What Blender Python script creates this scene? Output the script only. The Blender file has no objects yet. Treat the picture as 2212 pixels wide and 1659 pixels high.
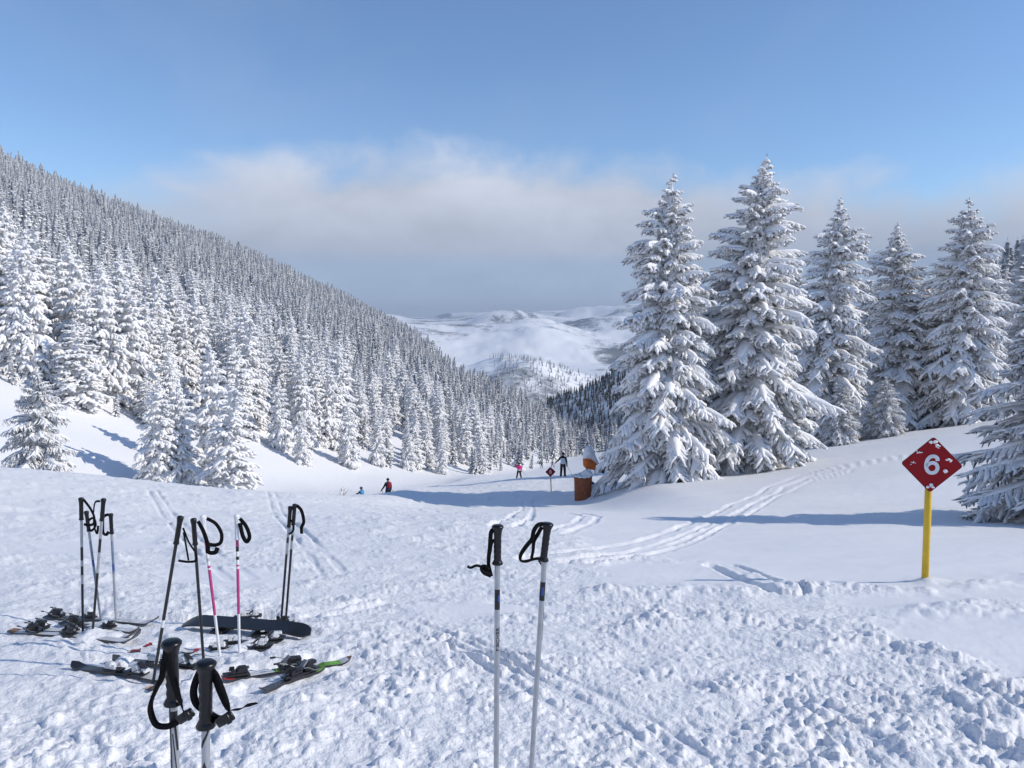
import bpy, bmesh, math, random, time
import numpy as np
from mathutils import Vector, Matrix
T0 = time.time()
R = math.radians
C = bpy.context.scene.collection
SC = bpy.context.scene

# ------------------------------------------------------------------ camera, sky, sun, exposure
EYE = 1.65                      # eye height above the snow at the photographer's feet
FOC, CX, CY, HOR = 1661.0, 1106.0, 829.5, 690.0     # focal length / centre / eye level of a 2212 x 1659 view
PITCH = math.atan((CY - HOR) / FOC)
SUN_EL, SUN_AZ = R(33), R(-8)   # azimuth measured from +X (right) towards +Y (ahead)
cam_d = bpy.data.cameras.new('camera'); cam = bpy.data.objects.new('camera', cam_d); C.objects.link(cam)
cam.location = (0, 0, EYE); cam.rotation_euler = (math.pi / 2 - PITCH, 0, 0)
cam_d.sensor_fit = 'HORIZONTAL'; cam_d.sensor_width = 36; cam_d.lens = 36 * FOC / 2212
cam_d.clip_start = 0.05; cam_d.clip_end = 90000
SC.camera = cam
SC.view_settings.view_transform = 'Standard'; SC.view_settings.look = 'None'
SC.view_settings.gamma = 1; SC.view_settings.use_curve_mapping = False
SC.view_settings.exposure = 0.15
SC.cycles.use_denoising = True
SC.cycles.volume_bounces = 0; SC.cycles.max_bounces = 6; SC.cycles.diffuse_bounces = 4
SC.cycles.transparent_max_bounces = 4
SC.cycles.volume_max_steps = 32

sun_d = bpy.data.lights.new('sun', 'SUN'); sun = bpy.data.objects.new('sun', sun_d); C.objects.link(sun)
sdir = Vector((math.cos(SUN_EL) * math.cos(SUN_AZ), math.cos(SUN_EL) * math.sin(SUN_AZ), math.sin(SUN_EL)))
sun.rotation_euler = sdir.to_track_quat('Z', 'Y').to_euler()
sun_d.energy = 3.2; sun_d.angle = R(0.53); sun_d.color = (1.0, 0.925, 0.815)

def nodes_of(tree):
    tree.nodes.clear()
    def N(kind, **kw):
        n = tree.nodes.new(kind)
        for k, v in kw.items():
            if k == 'inp':
                for a, b in v.items(): n.inputs[a].default_value = b
            else: setattr(n, k, v)
        return n
    return N, tree.links.new

SKY = 0.145                      # strength of the sky
def build_world():
    w = bpy.data.worlds.new('World'); SC.world = w; w.use_nodes = True
    N, L = nodes_of(w.node_tree)
    sky = N('ShaderNodeTexSky', sky_type='NISHITA', sun_disc=False, sun_elevation=SUN_EL,
            sun_rotation=math.pi / 2 - SUN_AZ, altitude=1000, air_density=1.05, dust_density=0.0, ozone_density=5.0)
    tc = N('ShaderNodeTexCoord'); sep = N('ShaderNodeSeparateXYZ'); L(tc.outputs['Generated'], sep.inputs[0])
    def M(op, a, b=None, c=None):
        n = N('ShaderNodeMath', operation=op)
        for i, v in enumerate((a, b, c)):
            if v is None: continue
            if isinstance(v, (int, float)): n.inputs[i].default_value = v
            else: L(v, n.inputs[i])
        return n.outputs[0]
    def MR(v, a, b, c=0.0, d=1.0, kind='SMOOTHSTEP'):
        n = N('ShaderNodeMapRange', interpolation_type=kind)
        L(v, n.inputs['Value']); 
        for k, q in zip(('From Min', 'From Max', 'To Min', 'To Max'), (a, b, c, d)): n.inputs[k].default_value = q
        return n.outputs['Result']
    el = M('MULTIPLY', M('ARCSINE', sep.outputs['Z']), 180 / math.pi)          # elevation in degrees
    az = M('ADD', M('MULTIPLY', M('ARCTAN2', sep.outputs['X'], sep.outputs['Y']), 0.5 / math.pi), 0.5)   # 0.5 = straight ahead
    fc = N('ShaderNodeFloatCurve'); L(az, fc.inputs['Value'])
    cu = fc.mapping.curves[0]
    # height of the cloud bank's top (degrees / 20) round the horizon
    pts = [(0.0, .52), (.12, .60), (.25, .55), (.36, .60), (.405, .42), (.428, .44), (.446, .535), (.462, .56), (.474, .62), (.484, .58), (.497, .55), (.512, .585), (.528, .57), (.545, .50), (.575, .44),
           (.605, .40), (.66, .44), (.78, .55), (.9, .48), (1.0, .52)]
    cu.points[0].location = pts[0]; cu.points[1].location = pts[-1]
    for p in pts[1:-1]: cu.points.new(*p)
    fc.mapping.update()
    top = M('MULTIPLY', fc.outputs[0], 20)
    mp = N('ShaderNodeMapping', inp={'Scale': (1, 1, 1.7), 'Location': (3.1, 1.7, 0.4)}); L(tc.outputs['Generated'], mp.inputs['Vector'])
    n1 = N('ShaderNodeTexNoise', inp={'Scale': 6.5, 'Detail': 9, 'Roughness': 0.56, 'Distortion': 0.25}); L(mp.outputs[0], n1.inputs['Vector'])
    n2 = N('ShaderNodeTexNoise', inp={'Scale': 2.6, 'Detail': 5, 'Roughness': 0.5}); L(mp.outputs[0], n2.inputs['Vector'])
    wob = M('MULTIPLY', M('SUBTRACT', n1.outputs['Fac'], 0.5), 9.0)
    edge = M('ADD', M('SUBTRACT', top, el), wob)
    m_up = MR(edge, -1.2, 2.6)
    m_fade = MR(el, 2.0, 5.5, 0.86, 1.0)
    mask = M('MULTIPLY', M('MULTIPLY', m_up, m_fade), MR(n2.outputs['Fac'], .25, .52, .82, 1.0))
    # thin high veil
    n3 = N('ShaderNodeTexNoise', inp={'Scale': 1.7, 'Detail': 6, 'Roughness': 0.55, 'Distortion': 0.4}); L(mp.outputs[0], n3.inputs['Vector'])
    veil = M('MULTIPLY', MR(n3.outputs['Fac'], .50, .75), 0.13)
    # the bank: lit top, greyer base
    cr = N('ShaderNodeValToRGB'); L(MR(el, 1.0, 13.0, kind='LINEAR'), cr.inputs['Fac'])
    e = cr.color_ramp.elements
    e[0].position = 0.0; e[0].color = (.31, .41, .60, 1)
    e[1].position = 1.0; e[1].color = (.60, .645, .745, 1)
    q = e.new(0.24); q.color = (.33, .415, .58, 1)
    q = e.new(0.34); q.color = (.41, .465, .575, 1)
    q = e.new(0.66); q.color = (.53, .575, .68, 1)
    sh = N('ShaderNodeMix', data_type='RGBA', blend_type='MULTIPLY'); sh.inputs['Factor'].default_value = 1
    L(cr.outputs['Color'], sh.inputs['A'])
    g = MR(n1.outputs['Fac'], .3, .7, .86 / SKY, 1.12 / SKY, 'LINEAR'); L(g, sh.inputs['B'])
    mv = N('ShaderNodeMix', data_type='RGBA'); L(veil, mv.inputs['Factor']); L(sky.outputs[0], mv.inputs['A']); mv.inputs['B'].default_value = (.52 / SKY, .57 / SKY, .68 / SKY, 1)
    mx = N('ShaderNodeMix', data_type='RGBA'); L(mask, mx.inputs['Factor']); L(mv.outputs['Result'], mx.inputs['A']); L(sh.outputs['Result'], mx.inputs['B'])
    bg = N('ShaderNodeBackground', inp={'Strength': SKY}); L(mx.outputs['Result'], bg.inputs['Color'])
    out = N('ShaderNodeOutputWorld'); L(bg.outputs[0], out.inputs['Surface'])
build_world()

# ------------------------------------------------------------------ small maths
rng = np.random.default_rng(7)
def sst(a, b, v):
    t = np.clip((v - a) / (b - a), 0, 1); return t * t * (3 - 2 * t)
def smax(a, b, k):
    h = np.clip(0.5 + 0.5 * (a - b) / k, 0, 1); return b + (a - b) * h + k * h * (1 - h)
def smin(a, b, k): return -smax(-a, -b, k)
def splus(v): return np.where(v > 20, v, np.log1p(np.exp(np.minimum(v, 20))))
def hash2(i, j, s):
    h = (i.astype(np.int64) * 374761393 + j.astype(np.int64) * 668265263 + s * 1442695041) & 0xffffffff
    h = ((h ^ (h >> 13)) * 1274126177) & 0xffffffff
    h = ((h ^ (h >> 16)) * 2246822519) & 0xffffffff
    return ((h ^ (h >> 15)) & 0xffffff) / 16777216.0
def vnoise(x, y, s=0):
    i, j = np.floor(x), np.floor(y); u, v = x - i, y - j
    u, v = u * u * u * (u * (u * 6 - 15) + 10), v * v * v * (v * (v * 6 - 15) + 10)
    a, b, c, d = hash2(i, j, s), hash2(i + 1, j, s), hash2(i, j + 1, s), hash2(i + 1, j + 1, s)
    return (a + (b - a) * u + (c - a) * v + (a - b - c + d) * u * v) * 2 - 1
def fbm(x, y, s=0, o=4, g=0.5):
    t, amp = 0, 1.0
    for k in range(o):
        t = t + amp * vnoise(x, y, s + k * 17); x, y, amp = x * 1.97 + 3.3, y * 2.03 + 1.7, amp * g
    return t
def domes(x, y, cell, s, dens=0.85, rlo=.35, rhi=.75, pw=.75):
    """heap of rounded lumps: height in units of the cell"""
    gx, gy = x / cell, y / cell; i, j = np.floor(gx), np.floor(gy); h = np.zeros_like(gx)
    for di in (-1, 0, 1):
        for dj in (-1, 0, 1):
            a, b = i + di, j + dj
            cx, cy = a + hash2(a, b, s), b + hash2(a, b, s + 1)
            rr = rlo + (rhi - rlo) * hash2(a, b, s + 2)
            el = .7 + .6 * hash2(a, b, s + 5)
            d2 = ((gx - cx) ** 2 * el + (gy - cy) ** 2 / el) / rr ** 2
            k = np.where(hash2(a, b, s + 3) < dens, rr * (.45 + .55 * hash2(a, b, s + 4)), 0)
            h = np.maximum(h, k * np.clip(1 - d2, 0, 1) ** pw)
    return h

# ------------------------------------------------------------------ view helpers: a photograph position at a real distance
cp, sp = math.cos(PITCH), math.sin(PITCH)
def at(px, py, Y):
    """point at forward distance Y (metres along the ground) seen at (px, py)"""
    a, b = (px - CX) / FOC, (CY - py) / FOC
    d = Vector((a, cp + b * sp, -sp + b * cp)); k = Y / d.y
    return Vector((d.x * k, Y, d.z * k + EYE))
def project(p):
    z = p[2] - EYE; f = p[1] * cp - z * sp; u = p[1] * sp + z * cp
    return CX + FOC * p[0] / f, CY - FOC * u / f

RIDGE_U = [-2.0, -.9, -.666, -.364, -.20, -.150, -.085, -.064, .027, .087, .3]
RIDGE_Y = [300, 500, 600, 700, 850, 850, 520, 480, 440, 380, 330]
def base_rel(x, y):
    """ground height relative to the eye"""
    x = np.asarray(x, float); y = np.asarray(y, float)
    yy = np.maximum(y, -6)
    near = -(1.64 + .012 * yy)
    slope = -(1.11 + .2 * yy) + .00010 * np.clip(yy - 70, 0, 200) ** 2 + .62 * np.exp(-((yy - 58) / 18) ** 2) * sst(-6, 2, x)
    P = smin(near, slope, .35)
    P = P + .16 * 3 * splus((x - 6) / 3) * sst(14, 42, y)
    P = P + .10 * 2 * splus((-x - 6) / 2) * sst(5, 22, y) * (1 - sst(26, 48, y))
    P = P - 1.5 * sst(5.5, 11, -x) * sst(26, 42, y) * (1 - sst(95, 140, y))
    P = P + .10 * fbm(x / 9, y / 9, 3, 3) * sst(3, 15, y)
    P = P - .75 * np.exp(-((y - 35) / 10) ** 2) * sst(7, 3, x) * sst(-9, -3, x)      # hollow beside the knoll
    P = P + .30 * np.exp(-((x + 8) / 5) ** 2 - ((y - 38) / 7) ** 2)        # crest that hides the skiers' legs
    P = P - .33 * np.maximum(0, y - 285)
    H = -27.45 - .45 * x - .05 * y + 2.2 * fbm(x / 60, y / 60, 11, 3) * sst(70, 160, y) + .45 * fbm(x / 14, y / 14, 5, 2)
    u = x / np.maximum(y, 1.0)
    H = H + 9 * np.exp(-((u + .32) / .2) ** 2) * sst(250, 650, y)
    H = H - .62 * np.maximum(0, y - np.interp(u, RIDGE_U, RIDGE_Y)) - .01 * np.maximum(0, -x - 500) ** 1.5
    Rt = -9 + .42 * (x - 35 - .35 * (y - 60)) - .05 * (y - 60) + 1.6 * fbm(x / 50, y / 50, 21, 3)
    Rt = Rt - .6 * np.maximum(0, y - 620) - .3 * np.maximum(0, x - 330) - .5 * np.maximum(0, 40 - y)
    T = smax(P, H, 2.2); T = smax(T, Rt, 1.5)
    r = np.hypot(x, y)
    T = np.maximum(T, -520 - .0 * r)
    back = sst(0, -60, y)                              # behind the photographer the slope goes on uphill
    T = T + back * .12 * np.maximum(0, -y)
    return T
def gz(x, y): return float(base_rel(np.array([x]), np.array([y]))[0]) + EYE
def ground(px, py, lo=1.5, hi=320):
    """first meeting of the view ray with the ground"""
    Y = np.geomspace(lo, hi, 4000)
    a, b = (px - CX) / FOC, (CY - py) / FOC; k = Y / (cp + b * sp)
    x = a * k; z = (-sp + b * cp) * k
    below = np.nonzero(z < base_rel(x, Y))[0]
    i = below[0] if len(below) else len(Y) - 1
    return Vector((x[i], Y[i], gz(x[i], Y[i])))
def c1(cx, cy): return cx * .3832, 1023 + cy * .3832        # reading aid for one enlargement of the photograph

# ------------------------------------------------------------------ mesh helpers
def mesh_np(name, V, F, mats, smooth=True, midx=None):
    """V (n,3); F list of index arrays (m,3) or (m,4)"""
    me = bpy.data.meshes.new(name)
    F = [np.asarray(f, np.int32) for f in F if len(f)]
    tot = np.concatenate([np.full(len(f), f.shape[1], np.int32) for f in F])
    idx = np.concatenate([f.ravel() for f in F])
    me.vertices.add(len(V)); me.vertices.foreach_set('co', np.asarray(V, np.float32).ravel())
    me.loops.add(len(idx)); me.loops.foreach_set('vertex_index', idx)
    me.polygons.add(len(tot))
    st = np.zeros(len(tot), np.int32); st[1:] = np.cumsum(tot)[:-1]
    me.polygons.foreach_set('loop_start', st); me.polygons.foreach_set('loop_total', tot)
    if smooth: me.polygons.foreach_set('use_smooth', np.ones(len(tot), bool))
    if midx is not None: me.polygons.foreach_set('material_index', np.asarray(midx, np.int32))
    for m in (mats if isinstance(mats, (list, tuple)) else [mats]): me.materials.append(m)
    me.update(calc_edges=True)
    return me
def obj(name, me, parent=None, loc=None, **props):
    o = bpy.data.objects.new(name, me); C.objects.link(o)
    if parent is not None: o.parent = parent
    if loc is not None: o.location = loc
    for k, v in props.items(): o[k] = v
    return o
def thing(name, label, cat, loc=(0, 0, 0), group=None, rz=0, scale=1):
    o = bpy.data.objects.new(name, None); C.objects.link(o)
    o.empty_display_size = .2; o.location = loc; o.rotation_euler = (0, 0, rz); o.scale = (scale,) * 3 if np.isscalar(scale) else scale
    o['label'] = label; o['category'] = cat
    if group: o['group'] = group
    return o

# ------------------------------------------------------------------ materials
MAT = {}
def material(name):
    m = bpy.data.materials.new(name); m.use_nodes = True; MAT[name] = m
    N, L = nodes_of(m.node_tree)
    b = N('ShaderNodeBsdfPrincipled'); o = N('ShaderNodeOutputMaterial'); L(b.outputs[0], o.inputs['Surface'])
    return m, N, L, b
def simple(name, col, rough=.5, metal=0.0, var=.12, scale=40, bump=0.0, spec=.5, coat=0):
    m, N, L, b = material(name)
    tc = N('ShaderNodeTexCoord'); n = N('ShaderNodeTexNoise', inp={'Scale': scale, 'Detail': 4}); L(tc.outputs['Object'], n.inputs['Vector'])
    r = N('ShaderNodeValToRGB'); L(n.outputs['Fac'], r.inputs['Fac'])
    r.color_ramp.elements[0].position = .3; r.color_ramp.elements[1].position = .7
    r.color_ramp.elements[0].color = [c * (1 - var) for c in col] + [1]; r.color_ramp.elements[1].color = [min(1, c * (1 + var)) for c in col] + [1]
    L(r.outputs[0], b.inputs['Base Color'])
    b.inputs['Roughness'].default_value = rough; b.inputs['Metallic'].default_value = metal
    b.inputs['Specular IOR Level'].default_value = spec; b.inputs['Coat Weight'].default_value = coat
    if bump:
        bp = N('ShaderNodeBump', inp={'Strength': bump, 'Distance': .01}); L(n.outputs['Fac'], bp.inputs['Height']); L(bp.outputs[0], b.inputs['Normal'])
    return m
def snow_mat(name, col=(.83, .835, .85), scales=((9, .10, .03), (38, .12, .012), (140, .25, .004)), rough=.7, attr=None):
    m, N, L, b = material(name)
    tc = N('ShaderNodeTexCoord'); prev = None
    for sc, st, di in scales:
        n = N('ShaderNodeTexNoise', inp={'Scale': sc, 'Detail': 3, 'Roughness': .55}); L(tc.outputs['Object'], n.inputs['Vector'])
        bp = N('ShaderNodeBump', inp={'Strength': st, 'Distance': di}); L(n.outputs['Fac'], bp.inputs['Height'])
        if attr:
            at_ = N('ShaderNodeAttribute', attribute_name=attr); mm = N('ShaderNodeMapRange', inp={'From Min': 0, 'From Max': 1, 'To Min': st * .08, 'To Max': st}); L(at_.outputs['Fac'], mm.inputs['Value']); L(mm.outputs[0], bp.inputs['Strength'])
        if prev: L(prev, bp.inputs['Normal'])
        prev = bp.outputs[0]
    L(prev, b.inputs['Normal'])
    b.inputs['Base Color'].default_value = (*col, 1); b.inputs['Roughness'].default_value = rough
    b.inputs['Specular IOR Level'].default_value = .3
    return m
snow_mat('snow_ground', scales=((3.0, .18, .05), (9, .40, .045), (26, .52, .022), (90, .65, .008)), attr='churned')
snow_mat('snow_on_tree', col=(.92, .92, .925), scales=((7, .5, .08), (24, .6, .03)))
snow_mat('snow_small', scales=((60, .4, .01),))
def needle_mat(name, dark, frost, lo, hi):
    m, N, L, b = material(name)
    tc = N('ShaderNodeTexCoord'); n = N('ShaderNodeTexNoise', inp={'Scale': 5.5, 'Detail': 5, 'Roughness': .7}); L(tc.outputs['Object'], n.inputs['Vector'])
    r = N('ShaderNodeValToRGB'); L(n.outputs['Fac'], r.inputs['Fac'])
    r.color_ramp.elements[0].position = lo; r.color_ramp.elements[1].position = hi
    r.color_ramp.elements[0].color = (*dark, 1); r.color_ramp.elements[1].color = (*frost, 1)
    L(r.outputs[0], b.inputs['Base Color']); b.inputs['Roughness'].default_value = .8; b.inputs['Specular IOR Level'].default_value = .2
    return m
needle_mat('needles', (.055, .06, .06), (.62, .63, .64), .36, .54)
needle_mat('needles_rimed', (.20, .205, .205), (.76, .765, .77), .32, .50)
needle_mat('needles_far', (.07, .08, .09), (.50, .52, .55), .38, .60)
needle_mat('needles_shaded', (.028, .036, .038), (.16, .18, .20), .52, .78)  # shade on the far spur put into the needle colour
simple('bark', (.055, .042, .034), .9, var=.4, scale=12, bump=.4)

# far land: snowfields with dark woods
def far_mat():
    m, N, L, b = material('far_snow_and_woods')
    tc = N('ShaderNodeTexCoord')
    n1 = N('ShaderNodeTexNoise', inp={'Scale': .0016, 'Detail': 8, 'Roughness': .62, 'Distortion': .6}); L(tc.outputs['Object'], n1.inputs['Vector'])
    n2 = N('ShaderNodeTexNoise', inp={'Scale': .03, 'Detail': 5, 'Roughness': .7}); L(tc.outputs['Object'], n2.inputs['Vector'])
    mixv = N('ShaderNodeMath', operation='MULTIPLY_ADD', inp={1: .35, 2: 0}); L(n2.outputs['Fac'], mixv.inputs[0]); L(n1.outputs['Fac'], mixv.inputs[2])
    r = N('ShaderNodeValToRGB'); L(mixv.outputs[0], r.inputs['Fac'])
    r.color_ramp.elements[0].position = .70; r.color_ramp.elements[1].position = .80
    r.color_ramp.elements[0].color = (.84, .86, .89, 1); r.color_ramp.elements[1].color = (.16, .18, .20, 1)
    L(r.outputs[0], b.inputs['Base Color']); b.inputs['Roughness'].default_value = .8; b.inputs['Specular IOR Level'].default_value = .1
far_mat()

# ------------------------------------------------------------------ the ground
def sdf_poly(x, y, poly):
    """signed distance to a polygon (negative inside)"""
    d = np.full(x.shape, 1e9); ins = np.zeros(x.shape, bool); n = len(poly)
    for k in range(n):
        ax, ay = poly[k]; bx, by = poly[(k + 1) % n]; ex, ey = bx - ax, by - ay
        t = np.clip(((x - ax) * ex + (y - ay) * ey) / (ex * ex + ey * ey + 1e-9), 0, 1)
        d = np.minimum(d, np.hypot(x - ax - t * ex, y - ay - t * ey))
        c = ((ay > y) != (by > y)) & (x < (bx - ax) * (y - ay) / (by - ay + 1e-12) + ax); ins ^= c
    return np.where(ins, -d, d)
def d_line(x, y, pts):
    """distance to a polyline, and which side"""
    d = np.full(x.shape, 1e9); sg = np.zeros(x.shape); al = np.zeros(x.shape); acc = 0
    for (ax, ay), (bx, by) in zip(pts[:-1], pts[1:]):
        ex, ey = bx - ax, by - ay; l = math.hypot(ex, ey)
        t = np.clip(((x - ax) * ex + (y - ay) * ey) / (l * l + 1e-9), 0, 1)
        q = np.hypot(x - ax - t * ex, y - ay - t * ey); m = q < d
        d = np.where(m, q, d); sg = np.where(m, np.sign((x - ax) * ey - (y - ay) * ex), sg); al = np.where(m, acc + t * l, al); acc += l
    return d, sg, al
def gpoly(px): return [tuple(ground(a, b)[:2]) for a, b in px]

KNOLL = gpoly([(1010, 1098), (1110, 1112), (1215, 1134), (1285, 1180), (1330, 1196), (1500, 1198), (1640, 1222), (1760, 1248), (1860, 1262), (2000, 1262), (2120, 1250), (2212, 1238), (2400, 1225)])
KNOLL = KNOLL + [(14, 9), (60, 30), (90, 90), (30, 90), (9, 60), (4.5, 42)]
PATCHES = [gpoly([(1290, 1228), (1400, 1213), (1560, 1222), (1680, 1266), (1500, 1280), (1330, 1262)]),
           gpoly([(1900, 1345), (2060, 1318), (2300, 1318), (2400, 1470), (2190, 1450), (2060, 1412)]),
           gpoly([(1740, 1300), (2000, 1285), (2260, 1262), (2300, 1285), (2050, 1308), (1850, 1320)]),
           gpoly([(900, 1310), (1010, 1300), (1150, 1320), (1000, 1335)]), gpoly([(60, 1170), (330, 1160), (340, 1185), (90, 1200)]),
           gpoly([(360, 1230), (600, 1225), (610, 1260), (400, 1262)])]
def gline(px, n=40):
    P = np.array([ground(a, b)[:2] for a, b in px]); s = np.concatenate([[0], np.cumsum(np.hypot(*np.diff(P, axis=0).T))])
    q = np.linspace(0, s[-1], n); return list(zip(np.interp(q, s, P[:, 0]), np.interp(q, s, P[:, 1])))
# ski tracks: (line, half gauge, groove half width, depth)
TRACKS = [(gline([(1180, 1208), (1320, 1190), (1430, 1168), (1520, 1130), (1600, 1090), (1680, 1050), (1740, 1028), (1800, 1012), (1960, 985)]), .30, .11, .036),
          (gline([(1250, 1215), (1380, 1196), (1480, 1165), (1580, 1118), (1660, 1076), (1740, 1040), (1830, 1018)]), .20, .085, .03),
          (gline([(1560, 1222), (1640, 1252), (1700, 1278)]), .16, .06, .04),
          (gline([(990, 1385), (1100, 1430), (1230, 1490), (1370, 1560), (1480, 1640)]), .085, .03, .006),
          (gline([(880, 1345), (1000, 1400), (1130, 1470), (1240, 1530)]), .085, .03, .006),
          (gline([(1090, 1136), (1125, 1118), (1140, 1098), (1142, 1085)]), .25, .10, .035),
          (gline([(1200, 1150), (1262, 1128), (1276, 1115), (1240, 1108)]), .2, .10, .03),
          (gline([(560, 1060), (600, 1110), (680, 1190), (720, 1240)]), .12, .06, .012),
          (gline([(330, 1060), (360, 1110), (440, 1190), (520, 1250)]), .12, .06, .012),
          (gline([(700, 1330), (860, 1290), (1040, 1262), (1250, 1250)]), .09, .05, .012)]
BANKS = [(gline([(1260, 1288), (1400, 1278), (1560, 1272), (1760, 1268), (2000, 1278), (2120, 1262), (2260, 1248)]), .28, .13),
         (gline([(1500, 1345), (1700, 1330), (1900, 1345), (2060, 1318), (2260, 1340)]), .22, .08)]
FLATS = []      # strips pressed flat under skis: (line, half width)
MOUNDS = []     # small heaps of snow over the ends of things lying about (filled before the ground is made)

def detail(x, y, want=False):
    r = np.hypot(x, y)
    rough = sst(-.15, .55, sdf_poly(x, y, KNOLL) + .35 * fbm(x * 1.1, y * 1.1, 61, 3) * np.clip(r / 9, .4, 2))
    for p in PATCHES: rough = rough * (.10 + .90 * sst(-.12, .22, sdf_poly(x, y, p) + .16 * fbm(x * 2.3, y * 2.3, 71, 3)))
    hill = sst(2.0, -1.0, base_rel(x, y) - (-(1.11 + .2 * y)))         # 0 on the left bank
    hill = np.where((x < -8) & (y > 24), sst(60, 25, y), 1.0) * np.where(y > 120, sst(300, 120, y), 1.0)
    rough = rough * hill
    clump = sst(-.45, .45, fbm(x / .85, y / .85, 31, 3)); clump2 = sst(-.25, .5, fbm(x / .38 + 9, y / .38, 33, 3))
    trod = .35 + .65 * clump
    packed = .58 + .42 * sst(-.30, .15, fbm(x / .62 + 31, y / .62, 37, 3))      # plates trodden flat between the crumbs
    z = .035 * fbm(x / 1.3, y / 1.3, 41, 4) + .022 * fbm(x / .33, y / .33, 43, 3)
    big = sst(.5, 2.4, x) * sst(6.5, 4.2, y)                         # larger clods low on the right
    # broken crust and clods, bent out of round by noise
    f1, f2 = fbm(x * 5, y * 5, 51, 3), fbm(x * 5 + 7, y * 5, 53, 3)
    wx, wy = x + .07 * f1, y + .07 * f2
    gx, gy = x + .022 * fbm(x * 17, y * 17, 55, 2), y + .022 * fbm(x * 17 + 5, y * 17, 57, 2)
    crumb = .5 + .5 * vnoise(x * 31, y * 31, 59)
    z = z + .30 * .17 * domes(wx, wy, .30, 101, .40) * (.15 + .85 * clump) * (1 + .9 * big)
    z = z + .15 * .36 * domes(wx, wy, .15, 111, .60) * trod * (.35 + .65 * clump2) * (1 + .4 * big) * (.75 + .5 * crumb)
    nearm = sst(22, 7, r)
    z = z + nearm * .080 * .80 * domes(gx, gy, .080, 121, .72) * (.2 + .8 * clump2) * (.7 + .6 * crumb)
    z = z + nearm * .042 * 1.05 * domes(gx, gy, .042, 131, .8) * (.25 + .75 * trod) * sst(11, 4, r)
    z = z + .016 * np.abs(fbm(gx * 7, gy * 7, 58, 3)) * trod
    z = z + sst(6, 18, r) * (.030 * fbm(x / 1.1, y / .5, 47, 3) + .050 * np.abs(fbm(x / .5 + y * .3, y / .35, 49, 3)) * (.3 + .7 * clump))
    z = z * rough * packed * (.70 + .12 * big)
    z = z + (1 - rough) * (.020 * fbm(x / 2.4, y / 1.1, 81, 3) + .004 * fbm(x / .25, y / .12, 83, 2))
    for line, hg, hw, dp in TRACKS:
        xs = [p[0] for p in line]; ys = [p[1] for p in line]
        m = (x > min(xs) - 1.2) & (x < max(xs) + 1.2) & (y > min(ys) - 1.2) & (y < max(ys) + 1.2)
        if not m.any(): continue
        d, sg, al = d_line(x[m], y[m], line)
        e = np.abs(d - hg) + .25 * hw * fbm(al * 2.2, sg * 3.0, 91, 3)
        cut = sst(hw, hw * .35, e)
        rim = np.exp(-((np.abs(e) - hw * 1.35) / (hw * .5)) ** 2) * (.5 + .5 * vnoise(al * 5, d * 9, 95))
        z[m] = z[m] * (1 - .85 * cut) - dp * cut + .35 * dp * rim
    for line, hw, ht in BANKS:
        d, sg, al = d_line(x, y, line)
        d = d + .1 * fbm(x * 3, y * 3, 97, 2)
        z = z + .8 * ht * np.exp(-(d / hw) ** 2) * (.25 + .45 * domes(wx, wy, .26, 141, .7) / .6 + .35 * domes(gx, gy, .11, 143, .8) / .6) * (.25 + .95 * sst(-.4, .5, fbm(al * 1.3, al * 0 + hw, 145, 2)))
    for line, hw in FLATS:
        (ax, ay), (bx, by) = line[0], line[-1]
        m = (x > min(ax, bx) - .4) & (x < max(ax, bx) + .4) & (y > min(ay, by) - .4) & (y < max(ay, by) + .4)
        if m.any():
            d, sg, al = d_line(x[m], y[m], line)
            w = sst(hw + .07, hw, d + .03 * fbm(x[m] * 14, y[m] * 14, 151, 2))
            z[m] = z[m] * (1 - w) + w * (-.004 + .012 * fbm(x[m] * 12, y[m] * 12, 153, 2))
    for mx, my, mr, mh in MOUNDS:
        m = np.hypot(x - mx, y - my) < mr * 1.6
        if m.any():
            d = np.hypot(x[m] - mx, y[m] - my) + .3 * mr * fbm(x[m] * 9, y[m] * 9, 99, 2)
            z[m] = z[m] + mh * np.exp(-(d / (mr * .7)) ** 2)
    return (z, rough) if want else z
def full_z(x, y):
    x = np.atleast_1d(np.asarray(x, float)); y = np.atleast_1d(np.asarray(y, float))
    return base_rel(x, y) + detail(x, y) + EYE
def fz(x, y): return float(full_z(x, y)[0])

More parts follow.
